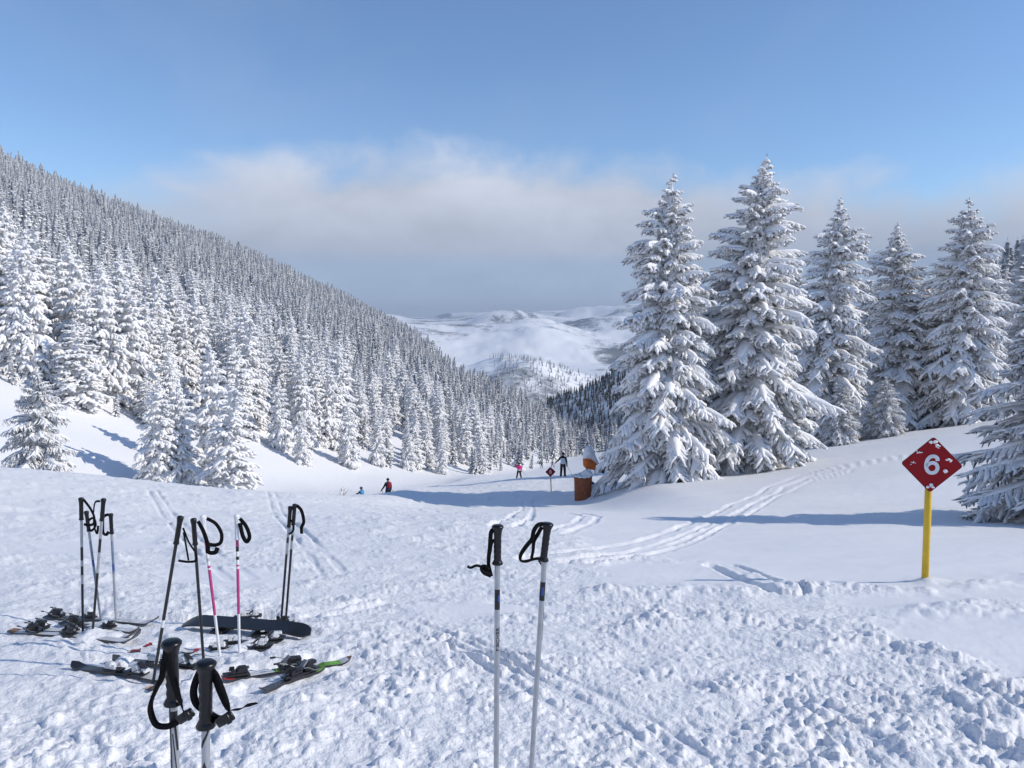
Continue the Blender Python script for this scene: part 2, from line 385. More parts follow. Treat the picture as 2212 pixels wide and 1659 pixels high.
def build_ground():
    rs = [.25, .6, 1.0, 1.3]
    r = 1.5
    while r < 1700:
        rs.append(r)
        r += min(.0014 * r * r, .0096 * r) if r < 75 else (.018 * r if r < 320 else .035 * r)
    rs = np.array(rs)
    dense = np.linspace(-37.5, 37.5, 810); sparse = np.concatenate([np.linspace(38.2, 48, 30), np.linspace(50, 310, 66), np.linspace(312, 321.8, 30)])
    th = np.radians(np.concatenate([dense, sparse])); nt, nr = len(th), len(rs)
    X = rs[:, None] * np.sin(th)[None]; Y = rs[:, None] * np.cos(th)[None]
    Z = base_rel(X.ravel(), Y.ravel())
    m = (rs[:, None] * np.ones(nt)[None]).ravel() < 120
    D = np.zeros(nr * nt); Rg = np.zeros(nr * nt + 1, np.float32); D[m], Rg[:-1][m] = detail(X.ravel()[m], Y.ravel()[m], True)
    V = np.stack([X.ravel(), Y.ravel(), Z + D + EYE], 1)
    i = np.arange(nr - 1)[:, None]; j = np.arange(nt)[None]; j2 = (j + 1) % nt
    Q = np.stack([i * nt + j, (i + 1) * nt + j, (i + 1) * nt + j2, i * nt + j2], -1).reshape(-1, 4)[:, ::-1]
    Vc = np.array([[0, 0, gz(0, 0)]]); V = np.vstack([V, Vc])
    jj = np.arange(nt); Tt = np.stack([np.full(nt, nr * nt), jj, (jj + 1) % nt], 1)[:, ::-1]
    me = mesh_np('snow_ground', V, [Q, Tt], MAT['snow_ground']); a = me.attributes.new('churned', 'FLOAT', 'POINT'); a.data.foreach_set('value', Rg)
    obj('snow_ground', me, kind='structure')
    print('ground', nr, nt, len(V), round(time.time() - T0, 1))

def soft(u, us, ks, w=.022):
    ug = np.linspace(-1.3, 1.3, 2601); kg = np.interp(ug, us, ks); n = int(3 * w / .001)
    ker = np.exp(-.5 * (np.arange(-n, n + 1) * .001 / w) ** 2); ker /= ker.sum()
    return np.interp(u, ug, np.convolve(np.pad(kg, n, mode='edge'), ker, 'valid'))
def far_rel(x, y):
    """valley floor and hills beyond the ridge, relative to the eye"""
    r = np.hypot(x, y); u = x / np.maximum(y, 1) + .012 * fbm(x / 700, y / 700, 203, 3)
    z = -330 + 60 * fbm(x / 1400, y / 1400, 201, 4) + np.clip((r - 2500) / 2500, 0, 1) * 130
    # the shaded wooded spur coming down from the right
    spur = -70 + .52 * (x - 125) - .55 * np.abs(y - 1010 - .2 * x) + 9 * fbm(x / 130, y / 130, 205, 3)
    z = smax(z, np.minimum(spur, 120 - .1 * r), 14)
    # the sunny wooded hill behind it
    k = soft(u, [-.4, -.10, -.03, .00, .05, .11, .2, .5], [-190, -120, -82, -74, -84, -117, -160, -190])
    h2 = k - .30 * np.abs(y - 1500) + 14 * fbm(x / 160, y / 160, 207, 4)
    z = smax(z, h2, 12)
    # open white hills
    k = soft(u, [-1, -.3, -.157, -.09, -.05, .00, .026, .08, .16, .4, 1], [-60, -12, 8, 0, -34, -14, 8, -26, -70, -40, 30])
    h3 = k * 1.0 - np.where(y < 4200, .17, .5) * np.abs(y - 4200) + 26 * fbm(x / 420, y / 420, 209, 5)
    z = smax(z, h3, 25)
    k = soft(u, [-1, -.2, -.06, -.03, .00, .03, .06, .10, .155, .3, 1], [150, 60, 20, 85, 75, 10, 60, 110, 150, 120, 200])
    h4 = k - .09 * np.abs(y - 8500) + 60 * fbm(x / 900, y / 900, 211, 5)
    z = smax(z, h4, 40)
    h5 = 60 - .03 * np.abs(y - 14000) + 190 * fbm(x / 2600, y / 2600, 213, 4)
    z = smax(z, h5, 60)
    return z
def build_far():
    rs = np.concatenate([np.geomspace(700, 5200, 190), np.geomspace(5250, 26000, 90)])
    th = np.radians(np.concatenate([np.linspace(-50, -14, 30)[:-1], np.linspace(-14, 16, 260), np.linspace(16, 50, 30)[1:]]))
    nt, nr = len(th), len(rs)
    X = rs[:, None] * np.sin(th)[None]; Y = rs[:, None] * np.cos(th)[None]
    Z = far_rel(X.ravel(), Y.ravel())
    # stay below the near hills where the two sheets overlap
    rr = np.hypot(X.ravel(), Y.ravel()); nb = base_rel(X.ravel(), Y.ravel())
    Z = np.where(rr < 1500, np.minimum(Z, np.where(nb > -150, nb - 25, 1e9)), Z)
    V = np.stack([X.ravel(), Y.ravel(), Z + EYE], 1)
    i = np.arange(nr - 1)[:, None]; j = np.arange(nt - 1)[None]
    Q = np.stack([i * nt + j, i * nt + j + 1, (i + 1) * nt + j + 1, (i + 1) * nt + j], -1).reshape(-1, 4)
    obj('far_hills', mesh_np('far_hills', V, [Q], MAT['far_snow_and_woods']), kind='structure')

# ------------------------------------------------------------------ snow-laden spruces
def tubes(P, Rd, S, fl=1.0, rng_=None, jit=0.0):
    """N tapering tubes: P (N,K,3), Rd (N,K) -> vertices and quads. fl flattens them vertically."""
    N_, K, _ = P.shape
    T = np.empty_like(P); T[:, 1:-1] = P[:, 2:] - P[:, :-2]; T[:, 0] = P[:, 1] - P[:, 0]; T[:, -1] = P[:, -1] - P[:, -2]
    T /= np.linalg.norm(T, axis=2, keepdims=True) + 1e-9
    up = np.zeros_like(T); up[..., 2] = 1; up[np.abs(T[..., 2]) > .97] = (1, 0, 0)
    sd = np.cross(T, up); sd /= np.linalg.norm(sd, axis=2, keepdims=True) + 1e-9
    uv = np.cross(sd, T)
    a = np.arange(S) * 2 * math.pi / S
    rad = Rd[:, :, None] * np.ones(S)
    if jit and rng_ is not None: rad = rad * (1 + jit * (rng_.random(rad.shape) - .5))
    V = P[:, :, None] + sd[:, :, None] * (np.cos(a)[:, None] * rad[..., None]) + uv[:, :, None] * (np.sin(a)[:, None] * rad[..., None] * fl)
    n = np.arange(N_)[:, None, None] * K * S; k = np.arange(K - 1)[None, :, None] * S; s = np.arange(S)[None, None]; s2 = (s + 1) % S
    Q = np.stack([n + k + s, n + k + s2, n + k + S + s2, n + k + S + s], -1).reshape(-1, 4)
    return V.reshape(-1, 3), Q
class Geo:
    def __init__(s): s.V, s.F, s.n, s.M = [], [], 0, []
    def add(s, V, Q, m=0):
        s.V.append(V); s.F.append(Q + s.n); s.n += len(V); s.M.append(np.full(len(Q), m, np.int32))
    def mesh(s, name, mats, smooth=True):
        V = np.concatenate(s.V); q = [f for f in s.F]
        w4 = [f for f in q if f.shape[1] == 4]; w3 = [f for f in q if f.shape[1] == 3]
        m = [a for a, f in zip(s.M, q) if f.shape[1] == 4] + [a for a, f in zip(s.M, q) if f.shape[1] == 3]
        F = ([np.concatenate(w4)] if w4 else []) + ([np.concatenate(w3)] if w3 else [])
        return mesh_np(name, V, F, mats, smooth, np.concatenate(m))

def spruce(seed, H, Rb, whorls, per, tw_sp, level, snow_amt=.85, lean=0.0, shape=.85, droop=1.0, fat=1.0):
    """returns Geo of trunk, needles, snow. level 2 near, 1 middle, 0 far"""
    g = np.random.default_rng(seed)
    trunk, ndl, snw = Geo(), Geo(), Geo()
    zt = np.linspace(-.6, H, 10); bend = lean * (zt / H) ** 3
    P = np.stack([bend, .02 * H * np.sin(zt * .35 + seed) * (zt / H), zt], 1)[None]
    rt = (.016 * H * (1 - np.clip(zt, 0, H) / H) + .012)[None]
    v, q = tubes(P, rt, 8 if level else 5); trunk.add(v, q)
    ax = lambda t: (np.interp(t * H, zt, P[0, :, 0]), np.interp(t * H, zt, P[0, :, 1]))
    # branch list
    t = np.linspace(0, 1, whorls) ** .93
    t = .025 + t * .95
    T_, A_, L_ = [], [], []
    for k, tk in enumerate(t):
        n = max(4, int(round(per * (1.15 - .55 * tk)))); a0 = g.random() * 6.283
        for i in range(n):
            tt = max(.008, min(.99, tk + (g.random() - .5) * 1.1 / whorls)); T_.append(tt); A_.append(a0 + 6.283 * (i + .55 * (g.random() - .5)) / n)
            env = (1 - tt) ** shape * min(1, (1 - tt) / .16) ** .75 * (.55 + .45 * min(1, tt / .10 + .35)) 
            L_.append(Rb * env * (.70 + .42 * g.random()) * (1.0 if g.random() > .08 else 1.18) + .10 * (1 - tt))
    T_, A_, L_ = map(np.array, (T_, A_, L_)); nb = len(T_)
    L_ = L_ * (1 + .30 * vnoise(np.cos(A_) * 1.6 + 5 + seed, np.sin(A_) * 1.6 + T_ * 9, seed) * (1 - .5 * T_))
    e0 = np.radians(-4 + 42 * T_ ** 1.6 + 14 * (g.random(nb) - .5))
    e1 = e0 - np.radians(droop * (16 + 20 * (1 - T_) * g.random(nb) + 14 * g.random(nb)))
    K = 7 if level == 2 else 5 if level == 1 else 4
    s = np.linspace(0, 1, K)
    ang = e0[:, None] + (e1 - e0)[:, None] * np.clip(s * 1.25, 0, 1)[None] + np.radians(16) * (np.clip(s - .75, 0, 1) / .25)[None] * (g.random(nb)[:, None])
    ds = np.full((nb, K), 1 / (K - 1)); ds[:, 0] = 0
    am = ang.copy(); am[:, 1:] = .5 * (ang[:, 1:] + ang[:, :-1])
    rh = np.cumsum(ds * np.cos(am), 1) * L_[:, None]; rz = np.cumsum(ds * np.sin(am), 1) * L_[:, None]
    sw = .10 * (g.random(nb) - .5)[:, None] * s[None] ** 2 * L_[:, None]
    bx, by = ax(T_)
    B = np.stack([bx[:, None] + rh * np.cos(A_)[:, None] - sw * np.sin(A_)[:, None], by[:, None] + rh * np.sin(A_)[:, None] + sw * np.cos(A_)[:, None], T_[:, None] * H + rz], 2)
    up = np.array([0, 0, 1.0])
    base_w = fat * np.clip(.04 + .06 * L_, .03, .22) * (1.0 if level == 2 else 1.15 if level == 1 else 1.7)
    prof = np.interp(s, [0, .15, .6, .9, 1], [.45, .8, 1, .7, .15])
    rb = base_w[:, None] * prof[None] * (1 + .35 * (g.random((nb, K)) - .5))
    S0 = 6 if level == 2 else 5 if level == 1 else 4
    # needles of the main axis hang below, snow lies on top
    v, q = tubes(B - up * (rb * .40)[..., None], rb * 1.02, 5 if level else 3, .8, g, .5); ndl.add(v, q)
    on = g.random(nb) < snow_amt + .1
    v, q = tubes((B + up * (rb * .42)[..., None])[on], (rb * 1.3 * (.75 + .5 * g.random(nb))[:, None])[on], S0, .80, g, .35); snw.add(v, q)
    # side twigs
    if level:
        cnt = np.maximum(3, (2 * L_ / tw_sp).astype(int)); cnt = np.where(L_ < .35, 3, cnt)
        bi = np.repeat(np.arange(nb), cnt); nt = len(bi)
        idx = np.arange(nt) - np.repeat(np.cumsum(cnt) - cnt, cnt); fr = (idx + .3 + .6 * g.random(nt)) / np.repeat(cnt, cnt)
        fr = .10 + .88 * fr
        side = np.where(idx % 2 == 0, 1.0, -1.0)
        kf = fr * (K - 1); k0 = np.minimum(kf.astype(int), K - 2); w = (kf - k0)[:, None]
        p0 = B[bi, k0] * (1 - w) + B[bi, k0 + 1] * w
        td = B[bi, k0 + 1] - B[bi, k0]; td /= np.linalg.norm(td, axis=1, keepdims=True) + 1e-9
        sd = np.cross(td, up); sd /= np.linalg.norm(sd, axis=1, keepdims=True) + 1e-9
        Lb = L_[bi]
        tl = np.clip(Lb * ((.30 if level == 2 else .38) - .18 * fr), .10, .75) * (.6 + .8 * g.random(nt)) + .05
        dr = td * (.75 + .3 * g.random(nt))[:, None] + sd * (side * (.75 + .4 * g.random(nt)))[:, None]
        dr /= np.linalg.norm(dr, axis=1, keepdims=True)
        Kt = 5; st = np.array([0, .35, .68, .9, 1.0])
        dz = -(.15 + .60 * g.random(nt)) * droop
        Pt = p0[:, None] + dr[:, None] * (tl[:, None] * st[None])[..., None] + up * (dz[:, None] * (st ** 1.55)[None] * tl[:, None])[..., None]
        Pt[..., :] += (g.random((nt, Kt, 3)) - .5) * (.22 * tl)[:, None, None] * st[None, :, None]
        wt = np.clip(.036 + .075 * tl, .036, .105) * (fat if level == 2 else 1.6)
        wt = wt * (.7 + .6 * g.random(nt))
        pr = np.array([.8, 1.08, 1.1, .8, .12])
        rt_ = wt[:, None] * pr[None] * (1 + .5 * (g.random((nt, Kt)) - .5))
        Pn = Pt - up * (rt_ * .70)[..., None]; Pn[:, -1] += (Pt[:, -1] - Pt[:, -2]) * .22
        v, q = tubes(Pn[:, [0, 2, 4]], (rt_ * 1.02)[:, [0, 2, 4]], 3, .9, g, .6); ndl.add(v, q)
        on = g.random(nt) < snow_amt
        v, q = tubes((Pt + up * (rt_ * .18)[..., None])[on], rt_[on] * 1.12, 4, .92, g, .4); snw.add(v, q)
        if level == 2:      # little hanging shoots under the branch that break the outline
            m = g.random(nt) < .55; a = Pt[m][:, 1 + (g.integers(0, 2))]; n2 = len(a)
            d = np.stack([(g.random(n2) - .5) * .10, (g.random(n2) - .5) * .10, -(.08 + .16 * g.random(n2))], 1)
            Pp = np.stack([a, a + d * .6, a + d], 1); v, q = tubes(Pp, np.array([[.026, .022, .004]]) * (.7 + .6 * g.random(n2))[:, None], 3, 1, g, .5)
            ndl.add(v[:], q) if seed % 2 else snw.add(v, q)
    if level:       # snowy leader at the very top
        zl = np.linspace(.94, 1.0, 5) * H; Pl = np.stack([np.interp(zl, zt, P[0, :, 0]), np.interp(zl, zt, P[0, :, 1]), zl], 1)[None]
        v, q = tubes(Pl, np.array([[.06, .05, .032, .02, .005]]) * (1 if H > 10 else .7), 6, 1, g, .5); snw.add(v, q)
    # dense dark heart of the crown
    zc = np.linspace(.04, .93, 9); rc = Rb * (.30 if level else .52) * (1 - zc) ** shape + .03
    cx_, cy_ = ax(zc); Pc = np.stack([cx_, cy_, zc * H], 1)[None]
    v, q = tubes(Pc, rc[None], 9 if level else 6, 1, g, .55); ndl.add(v, q)
    return trunk, ndl, snw

TREE = {}
def make_tree_meshes():
    hero = {'a': spruce(11, 16.0, 3.25, 33, 8.2, .135, 2, .95, shape=.40, droop=1.1, fat=.88),
            'b': spruce(24, 16.6, 3.55, 33, 8.2, .145, 2, .96, lean=-.35, shape=.48, droop=1.0, fat=.88),
            'c': spruce(37, 17.0, 2.75, 33, 7.8, .15, 2, .96, lean=.2, shape=.42, droop=1.2, fat=.88),
            'd': spruce(45, 7.8, 2.75, 25, 8.4, .088, 2, .93, shape=.62, droop=.95, fat=.44)}
    for k, (t, n, s) in hero.items():
        TREE[k] = (t.mesh('trunk', [MAT['bark']]), n.mesh('crown', [MAT['needles']]), s.mesh('snow_cover', [MAT['snow_on_tree']]))
    for k, (seed, H, Rb, wh, per, sp, sh) in {'m0': (5, 15, 2.6, 22, 7.0, .44, .52), 'm1': (6, 16, 2.35, 23, 7.0, .46, .46), 'm2': (8, 14, 2.75, 21, 7.2, .44, .58)}.items():
        t, n, s = spruce(seed, H, Rb, wh, per, sp, 1, .98, lean=.15, shape=sh, droop=1.15)
        cr = Geo(); 
        for v, f in zip(n.V, [f - o for f, o in zip(n.F, np.cumsum([0] + [len(a) for a in n.V])[:-1])]): cr.add(v, f, 0)
        for v, f in zip(s.V, [f - o for f, o in zip(s.F, np.cumsum([0] + [len(a) for a in s.V])[:-1])]): cr.add(v, f, 1)
        TREE[k] = (t.mesh('trunk', [MAT['bark']]), cr.mesh('crown', [MAT['needles_rimed'], MAT['snow_on_tree']]))
    for k, v in TREE.items(): print(k, [sum(len(p.vertices) - 2 for p in m.polygons) for m in v])
def merged(geos):
    """one Geo from (Geo, material slot) pairs"""
    out = Geo()
    for g_, m in geos:
        off = np.cumsum([0] + [len(a) for a in g_.V])[:-1]
        for v, f, o in zip(g_.V, g_.F, off): out.add(v, f - o, m)
    return out

# ------------------------------------------------------------------ placing the trees
def plant(kind, label, px, Y, h, rz, half=None, group=None, sink=.15, name='spruce_tree', x=None):
    x = (px - CX) / FOC * Y * (1 + 0.0) if x is None else x
    # forward distance along the view axis differs a little from Y; correct once
    for _ in range(3):
        z = gz(x, Y); q = project((x, Y, z + h * .3)); x += (px - q[0]) / FOC * Y if px is not None else 0
        if px is None: break
    H0 = {'a': 16.0, 'b': 16.6, 'c': 17.0, 'd': 7.8, 'm0': 15, 'm1': 16, 'm2': 14}[kind]
    R0 = {'a': 3.25, 'b': 3.55, 'c': 2.75, 'd': 2.75, 'm0': 2.6, 'm1': 2.35, 'm2': 2.75}[kind]
    sz = h / H0; sx = sz if half is None else half / R0
    t = thing(name, label, 'tree', (x, Y, gz(x, Y) - sink), group, rz, (sx, sx, sz))
    names = ('trunk', 'crown', 'snow_cover')
    for nme, me in zip(names, TREE[kind]): obj(nme, me, t)
    return t

def hero_trees():
    def H(px, top, Y): p = at(px, top, Y); return p.z - gz(p.x, Y) + .15
    G = 'spruces on the knoll at the right'
    L = [('a', 'tall snow-laden spruce beside the rust-brown barrel, leftmost of the knoll group', 1440, 37.5, 372, 1068, 3.15, 0.4),
         ('b', 'tallest snow-laden spruce, second from the barrel in the knoll group', 1622, 39.5, 330, 1034, 3.7, 2.2),
         ('c', 'third spruce from the barrel, set back just beyond the tallest one', 1790, 52, 425, 975, 3.4, 1.1),
         ('c', 'fourth spruce from the barrel, lower than its two neighbours', 1940, 56, 480, 962, 3.5, 3.9),
         ('a', 'fifth spruce from the barrel, its crown rising above the big red sign', 2078, 53, 425, 950, 3.45, 2.7),
         ('c', 'spruce at the frame edge peeping past the nearest right-hand tree', 2218, 62, 560, 950, 2.6, 5.0),
         ('d', 'nearest spruce with long drooping branches at the right edge of the view', 2405, 16.5, 490, 1150, 3.3, 0.9),
         ('d', 'low young spruce at the foot of the third spruce from the barrel', 1815, 49, 815, 968, 1.5, 2.0),
         ('d', 'small young spruce at the foot of the fourth spruce from the barrel', 1912, 49.5, 812, 972, 1.45, 4.1),
         ('b', 'spruce seen in the gap behind the two tallest knoll spruces', 1705, 66, 560, 955, 2.9, 1.7),
         ('a', 'spruce half hidden between the third and fourth spruces from the barrel', 1868, 72, 585, 950, 2.8, 0.2),
         ('b', 'spruce half hidden between the fourth and fifth spruces from the barrel', 2008, 74, 590, 950, 2.9, 4.4),
         ('c', 'spruce half hidden behind the fifth spruce from the barrel, on its right', 2150, 76, 570, 945, 2.8, 3.0)]
    for kind, lab, px, Y, top, base, half, rz in L:
        plant(kind, lab, px, Y, H(px, top, Y), rz, half, G, sink=.25)
    G = 'spruces at the foot of the left bank'
    L = [('d', 'lone spruce with open branches standing before the left bank', 88, 44, 790, 1030, 2.5, 1.3),
         ('m0', 'left one of the two close-set spruces on the open bank', 345, 70, 815, 1036, 2.3, 1.0),
         ('m2', 'right one of the two close-set spruces on the open bank', 393, 71.5, 822, 1038, 2.3, 4.0),
         ('m1', 'frosted spruce standing lowest on the open bank, right of the close-set pair', 498, 70, 815, 1052, 2.6, 2.0),
         ('m0', 'taller frosted spruce just behind the lowest one on the bank', 462, 80, 740, 1020, 2.8, 5.2),
         ('m1', 'broad frosted spruce at the forest edge above the bare bank', 166, 86, 690, 884, 3.3, 3.3)]
    for kind, lab, px, Y, top, base, half, rz in L:
        plant(kind, lab, px, Y, H(px, top, Y), rz, half, G)

EDGE_Y = [60, 75, 85, 89, 97, 104, 119, 127, 135, 150, 190, 235, 272]
EDGE_X = [-78, -60, -50, -43, -36.6, -29, -23, -15.8, -8.3, -2.5, 6, 14, 26]
def forest():
    g = np.random.default_rng(99)
    pts = []
    def grid(x0, x1, y0, y1, sp):
        nx, ny = int((x1 - x0) / sp), int((y1 - y0) / sp)
        a, b = np.meshgrid(np.arange(nx), np.arange(ny)); a, b = a.ravel(), b.ravel()
        x = x0 + (a + .5 * (b % 2) + 1.5 * (g.random(len(a)) - .5)) * sp; y = y0 + (b + 1.5 * (g.random(len(a)) - .5)) * sp
        return x, y
    X, Y = [], []
    for (x0, x1, y0, y1, sp) in ((-130, 60, 60, 150, 5.0), (-240, 80, 150, 300, 4.6), (-420, 90, 300, 480, 4.8), (-640, 60, 480, 900, 5.2)):
        x, y = grid(x0, x1, y0, y1, sp); X.append(x); Y.append(y)
    x, y = np.concatenate(X), np.concatenate(Y); u = x / y
    ed = np.where(y < 272, np.interp(y, EDGE_Y, EDGE_X), 1e9)
    left = (x < ed) & (u < .30)
    hill = base_rel(x, y)
    rid = np.interp(u, RIDGE_U, RIDGE_Y)
    left &= (y < rid + 45)
    # clearings: none of the trees stand right on the run
    keep = left & (u > -.86) & (u < .26)
    x, y = x[keep], y[keep]
    hgt = (10.5 + 7.0 * g.random(len(x)) + 2.0 * fbm(x / 40, y / 40, 301, 2))
    edged = (np.interp(y, EDGE_Y, EDGE_X) - x < 7) & (y < 272)
    hgt = np.where(edged, hgt * (.55 + .45 * g.random(len(x))), hgt)
    near = y < 128 + .25 * (x + 30); hgt = np.where(near & ~edged, hgt * 1.06, hgt * (.42 + .40 * g.random(len(x))))
    # right flank behind the knoll
    xr, yr = grid(40, 420, 80, 640, 6.5); ur = xr / yr
    k = (ur > .36) & (ur < .86) & (yr > 84) & (base_rel(xr, yr) > -40)
    xr, yr = xr[k], yr[k]; hr = 12 + 5 * g.random(len(xr))
    x = np.concatenate([x, xr]); y = np.concatenate([y, yr]); hgt = np.concatenate([hgt, hr])
    z = base_rel(x, y) + EYE
    f = y * cp - (z - EYE) * sp; px = CX + FOC * x / f
    inview = (px > -60) & (px < 2270)
    left_side = x < 40
    size = hgt / np.hypot(x, y) * inview * left_side
    # leave room round the trees placed by hand
    hx, hy = [], []
    for o in C.objects:
        if o.name.startswith('spruce_tree'): hx.append(o.location.x); hy.append(o.location.y)
    clear = np.ones(len(x), bool)
    for a, b in zip(hx, hy): clear &= np.hypot(x - a, y - b) > 3.6
    x, y, z, hgt, size, px = (v[clear] for v in (x, y, z, hgt, size, px))
    order = np.argsort(-size); one = order[:278]; rest = order[278:]
    lab_near = 'frosted spruce standing inside the dense forest, behind its lower edge on the left slope'
    # the outermost row can be told apart along the forest's lower edge
    rim = [i for i in one if np.interp(y[i], EDGE_Y, EDGE_X) - x[i] < 4.5 and y[i] < 260]; rim.sort(key=lambda i: px[i]); row = []
    for i in rim:
        if not row or px[i] - px[row[-1]] > 34: row.append(i)
    nth = ['first', 'second', 'third', 'fourth', 'fifth', 'sixth', 'seventh', 'eighth', 'ninth', 'tenth', 'eleventh', 'twelfth', 'thirteenth', 'fourteenth', 'fifteenth', 'sixteenth', 'seventeenth', 'eighteenth', 'nineteenth', 'twentieth', 'twenty-first', 'twenty-second', 'twenty-third', 'twenty-fourth']
    own = {i: f'frosted spruce on the lower edge of the hillside forest, {nth[k]} from the left' for k, i in enumerate(row[:24])}
    for i in one:
        k = ('m0', 'm1', 'm2')[i % 3]
        plant(k, own.get(i, lab_near), None, float(y[i]), float(hgt[i]), float(g.random() * 6.28), float(hgt[i]) * (.17 + .045 * g.random()), 'spruces in the front rows of the hillside forest', sink=.3, x=float(x[i]))
    print('forest', len(one), len(rest), 'nearest stuff', y[rest].min() if len(rest) else 0)
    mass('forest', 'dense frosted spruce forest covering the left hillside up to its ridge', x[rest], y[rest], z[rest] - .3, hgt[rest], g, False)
    # the shaded spur and the wooded hill beyond the ridge
    xs, ys = grid(-80, 420, 840, 1150, 5.6)
    zs = far_rel(xs, ys); us = xs / ys
    k = (us > .025) & (us < .35) & (zs > -170); xs, ys, zs = xs[k], ys[k], zs[k]
    x2, y2 = grid(-300, 420, 1330, 1560, 11.0); z2 = far_rel(x2, y2); u2 = x2 / y2
    k = (u2 > -.15) & (u2 < .28) & (fbm(x2 / 70, y2 / 70, 311, 3) > -.05); x2, y2, z2 = x2[k], y2[k], z2[k]
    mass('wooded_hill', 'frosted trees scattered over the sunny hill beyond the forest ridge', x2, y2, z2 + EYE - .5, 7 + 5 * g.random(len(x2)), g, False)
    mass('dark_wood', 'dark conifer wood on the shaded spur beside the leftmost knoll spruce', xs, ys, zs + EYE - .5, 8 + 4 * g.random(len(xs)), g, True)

def mass(name, label, x, y, z, h, g, dark):
    """a wood too far off to count: one object; its mesh holds the tree shapes and the standing points, geometry nodes put one on each point"""
    shapes = []
    for sd, Hh, Rb, sh in ((61, 15, 2.6, .56), (62, 16, 2.4, .50), (63, 14, 2.7, .62)):
        t, n, s = spruce(sd, Hh, Rb, 15 if not dark else 11, 6.0, 1, 0, .93 if not dark else .10, shape=sh, droop=1.15)  # dark: most snow left off too, deepening the painted shade of the spur
        shapes.append((merged([(n, 0), (s, 1)]), Hh))
    V, F, M, K = [], [], [], []; n0 = 0
    for k, (ge, Hh) in enumerate(shapes):
        v = np.concatenate(ge.V) / Hh; V.append(v); K.append(np.full(len(v), k)); F.append(np.concatenate(ge.F) + n0); M.append(np.concatenate(ge.M)); n0 += len(v)
    var = g.integers(0, 3, len(x)); V.append(np.stack([x, y, z], 1)); K.append(10 + var)
    print(name, 'shapes tris', sum(2 * len(f) for f in F), 'points', len(x))
    me = mesh_np(name, np.concatenate(V), [np.concatenate(F)], [MAT['needles_shaded' if dark else 'needles_far'], MAT['snow_on_tree']], True, np.concatenate(M))
    a = me.attributes.new('tree_kind', 'INT', 'POINT'); a.data.foreach_set('value', np.concatenate(K).astype(np.int32))
    sc = np.ones((len(me.vertices), 3), np.float32); wv = 1 + .3 * (g.random(len(x)) - .5); sc[-len(x):] = np.stack([h * wv, h * wv, h], 1)
    a = me.attributes.new('tree_size', 'FLOAT_VECTOR', 'POINT'); a.data.foreach_set('vector', sc.ravel())
    rt = np.zeros((len(me.vertices), 3), np.float32); rt[-len(x):, 2] = g.random(len(x)) * 6.28; rt[-len(x):, :2] = .055 * g.standard_normal((len(x), 2))
    a = me.attributes.new('tree_turn', 'FLOAT_VECTOR', 'POINT'); a.data.foreach_set('vector', rt.ravel())
    o = obj(name, me, kind='stuff', label=label, category='forest')
    ng = bpy.data.node_groups.new(name + '_nodes', 'GeometryNodeTree')
    ng.interface.new_socket('Geometry', in_out='INPUT', socket_type='NodeSocketGeometry'); ng.interface.new_socket('Geometry', in_out='OUTPUT', socket_type='NodeSocketGeometry')
    nd, lk = ng.nodes, ng.links.new
    gi, go = nd.new('NodeGroupInput'), nd.new('NodeGroupOutput'); jn = nd.new('GeometryNodeJoinGeometry')
    def attr(nm, ty):
        q = nd.new('GeometryNodeInputNamedAttribute'); q.data_type = ty; q.inputs['Name'].default_value = nm; return q.outputs[0]
    kind = attr('tree_kind', 'INT'); size = attr('tree_size', 'FLOAT_VECTOR'); turn = attr('tree_turn', 'FLOAT_VECTOR')
    e2r = nd.new('FunctionNodeEulerToRotation'); lk(turn, e2r.inputs[0])
    def pick(v):
        c = nd.new('FunctionNodeCompare'); c.data_type = 'INT'; c.operation = 'EQUAL'
        ia, ib = [i for i in c.inputs if i.type == 'INT'][:2]; lk(kind, ia); ib.default_value = v
        s_ = nd.new('GeometryNodeSeparateGeometry'); s_.domain = 'POINT'; lk(gi.outputs[0], s_.inputs['Geometry']); lk(c.outputs[0], s_.inputs['Selection']); return s_.outputs[0]
    for k in range(3):
        ip = nd.new('GeometryNodeInstanceOnPoints'); lk(pick(10 + k), ip.inputs['Points']); lk(pick(k), ip.inputs['Instance'])
        lk(e2r.outputs[0], ip.inputs['Rotation']); lk(size, ip.inputs['Scale']); lk(ip.outputs[0], jn.inputs[0])
    lk(jn.outputs[0], go.inputs[0])
    md = o.modifiers.new('trees', 'NODES'); md.node_group = ng
    return o

def haze():
    lo, hi = -420 + EYE, 420
    V = np.array([(x, y, z) for z in (lo, hi) for y in (-400, 27000) for x in (-21000, 21000)], float)
    Fq = np.array([(0, 2, 3, 1), (4, 5, 7, 6), (0, 1, 5, 4), (2, 6, 7, 3), (0, 4, 6, 2), (1, 3, 7, 5)])
    m = bpy.data.materials.new('haze_air'); m.use_nodes = True
    N, L = nodes_of(m.node_tree); v = N('ShaderNodeVolumePrincipled', inp={'Color': (.74, .85, 1.0, 1), 'Density': 7.0e-5, 'Anisotropy': 0.0})
    o_ = N('ShaderNodeOutputMaterial'); L(v.outputs[0], o_.inputs['Volume'])
    obj('haze', mesh_np('haze', V, [Fq], m, False), kind='stuff')

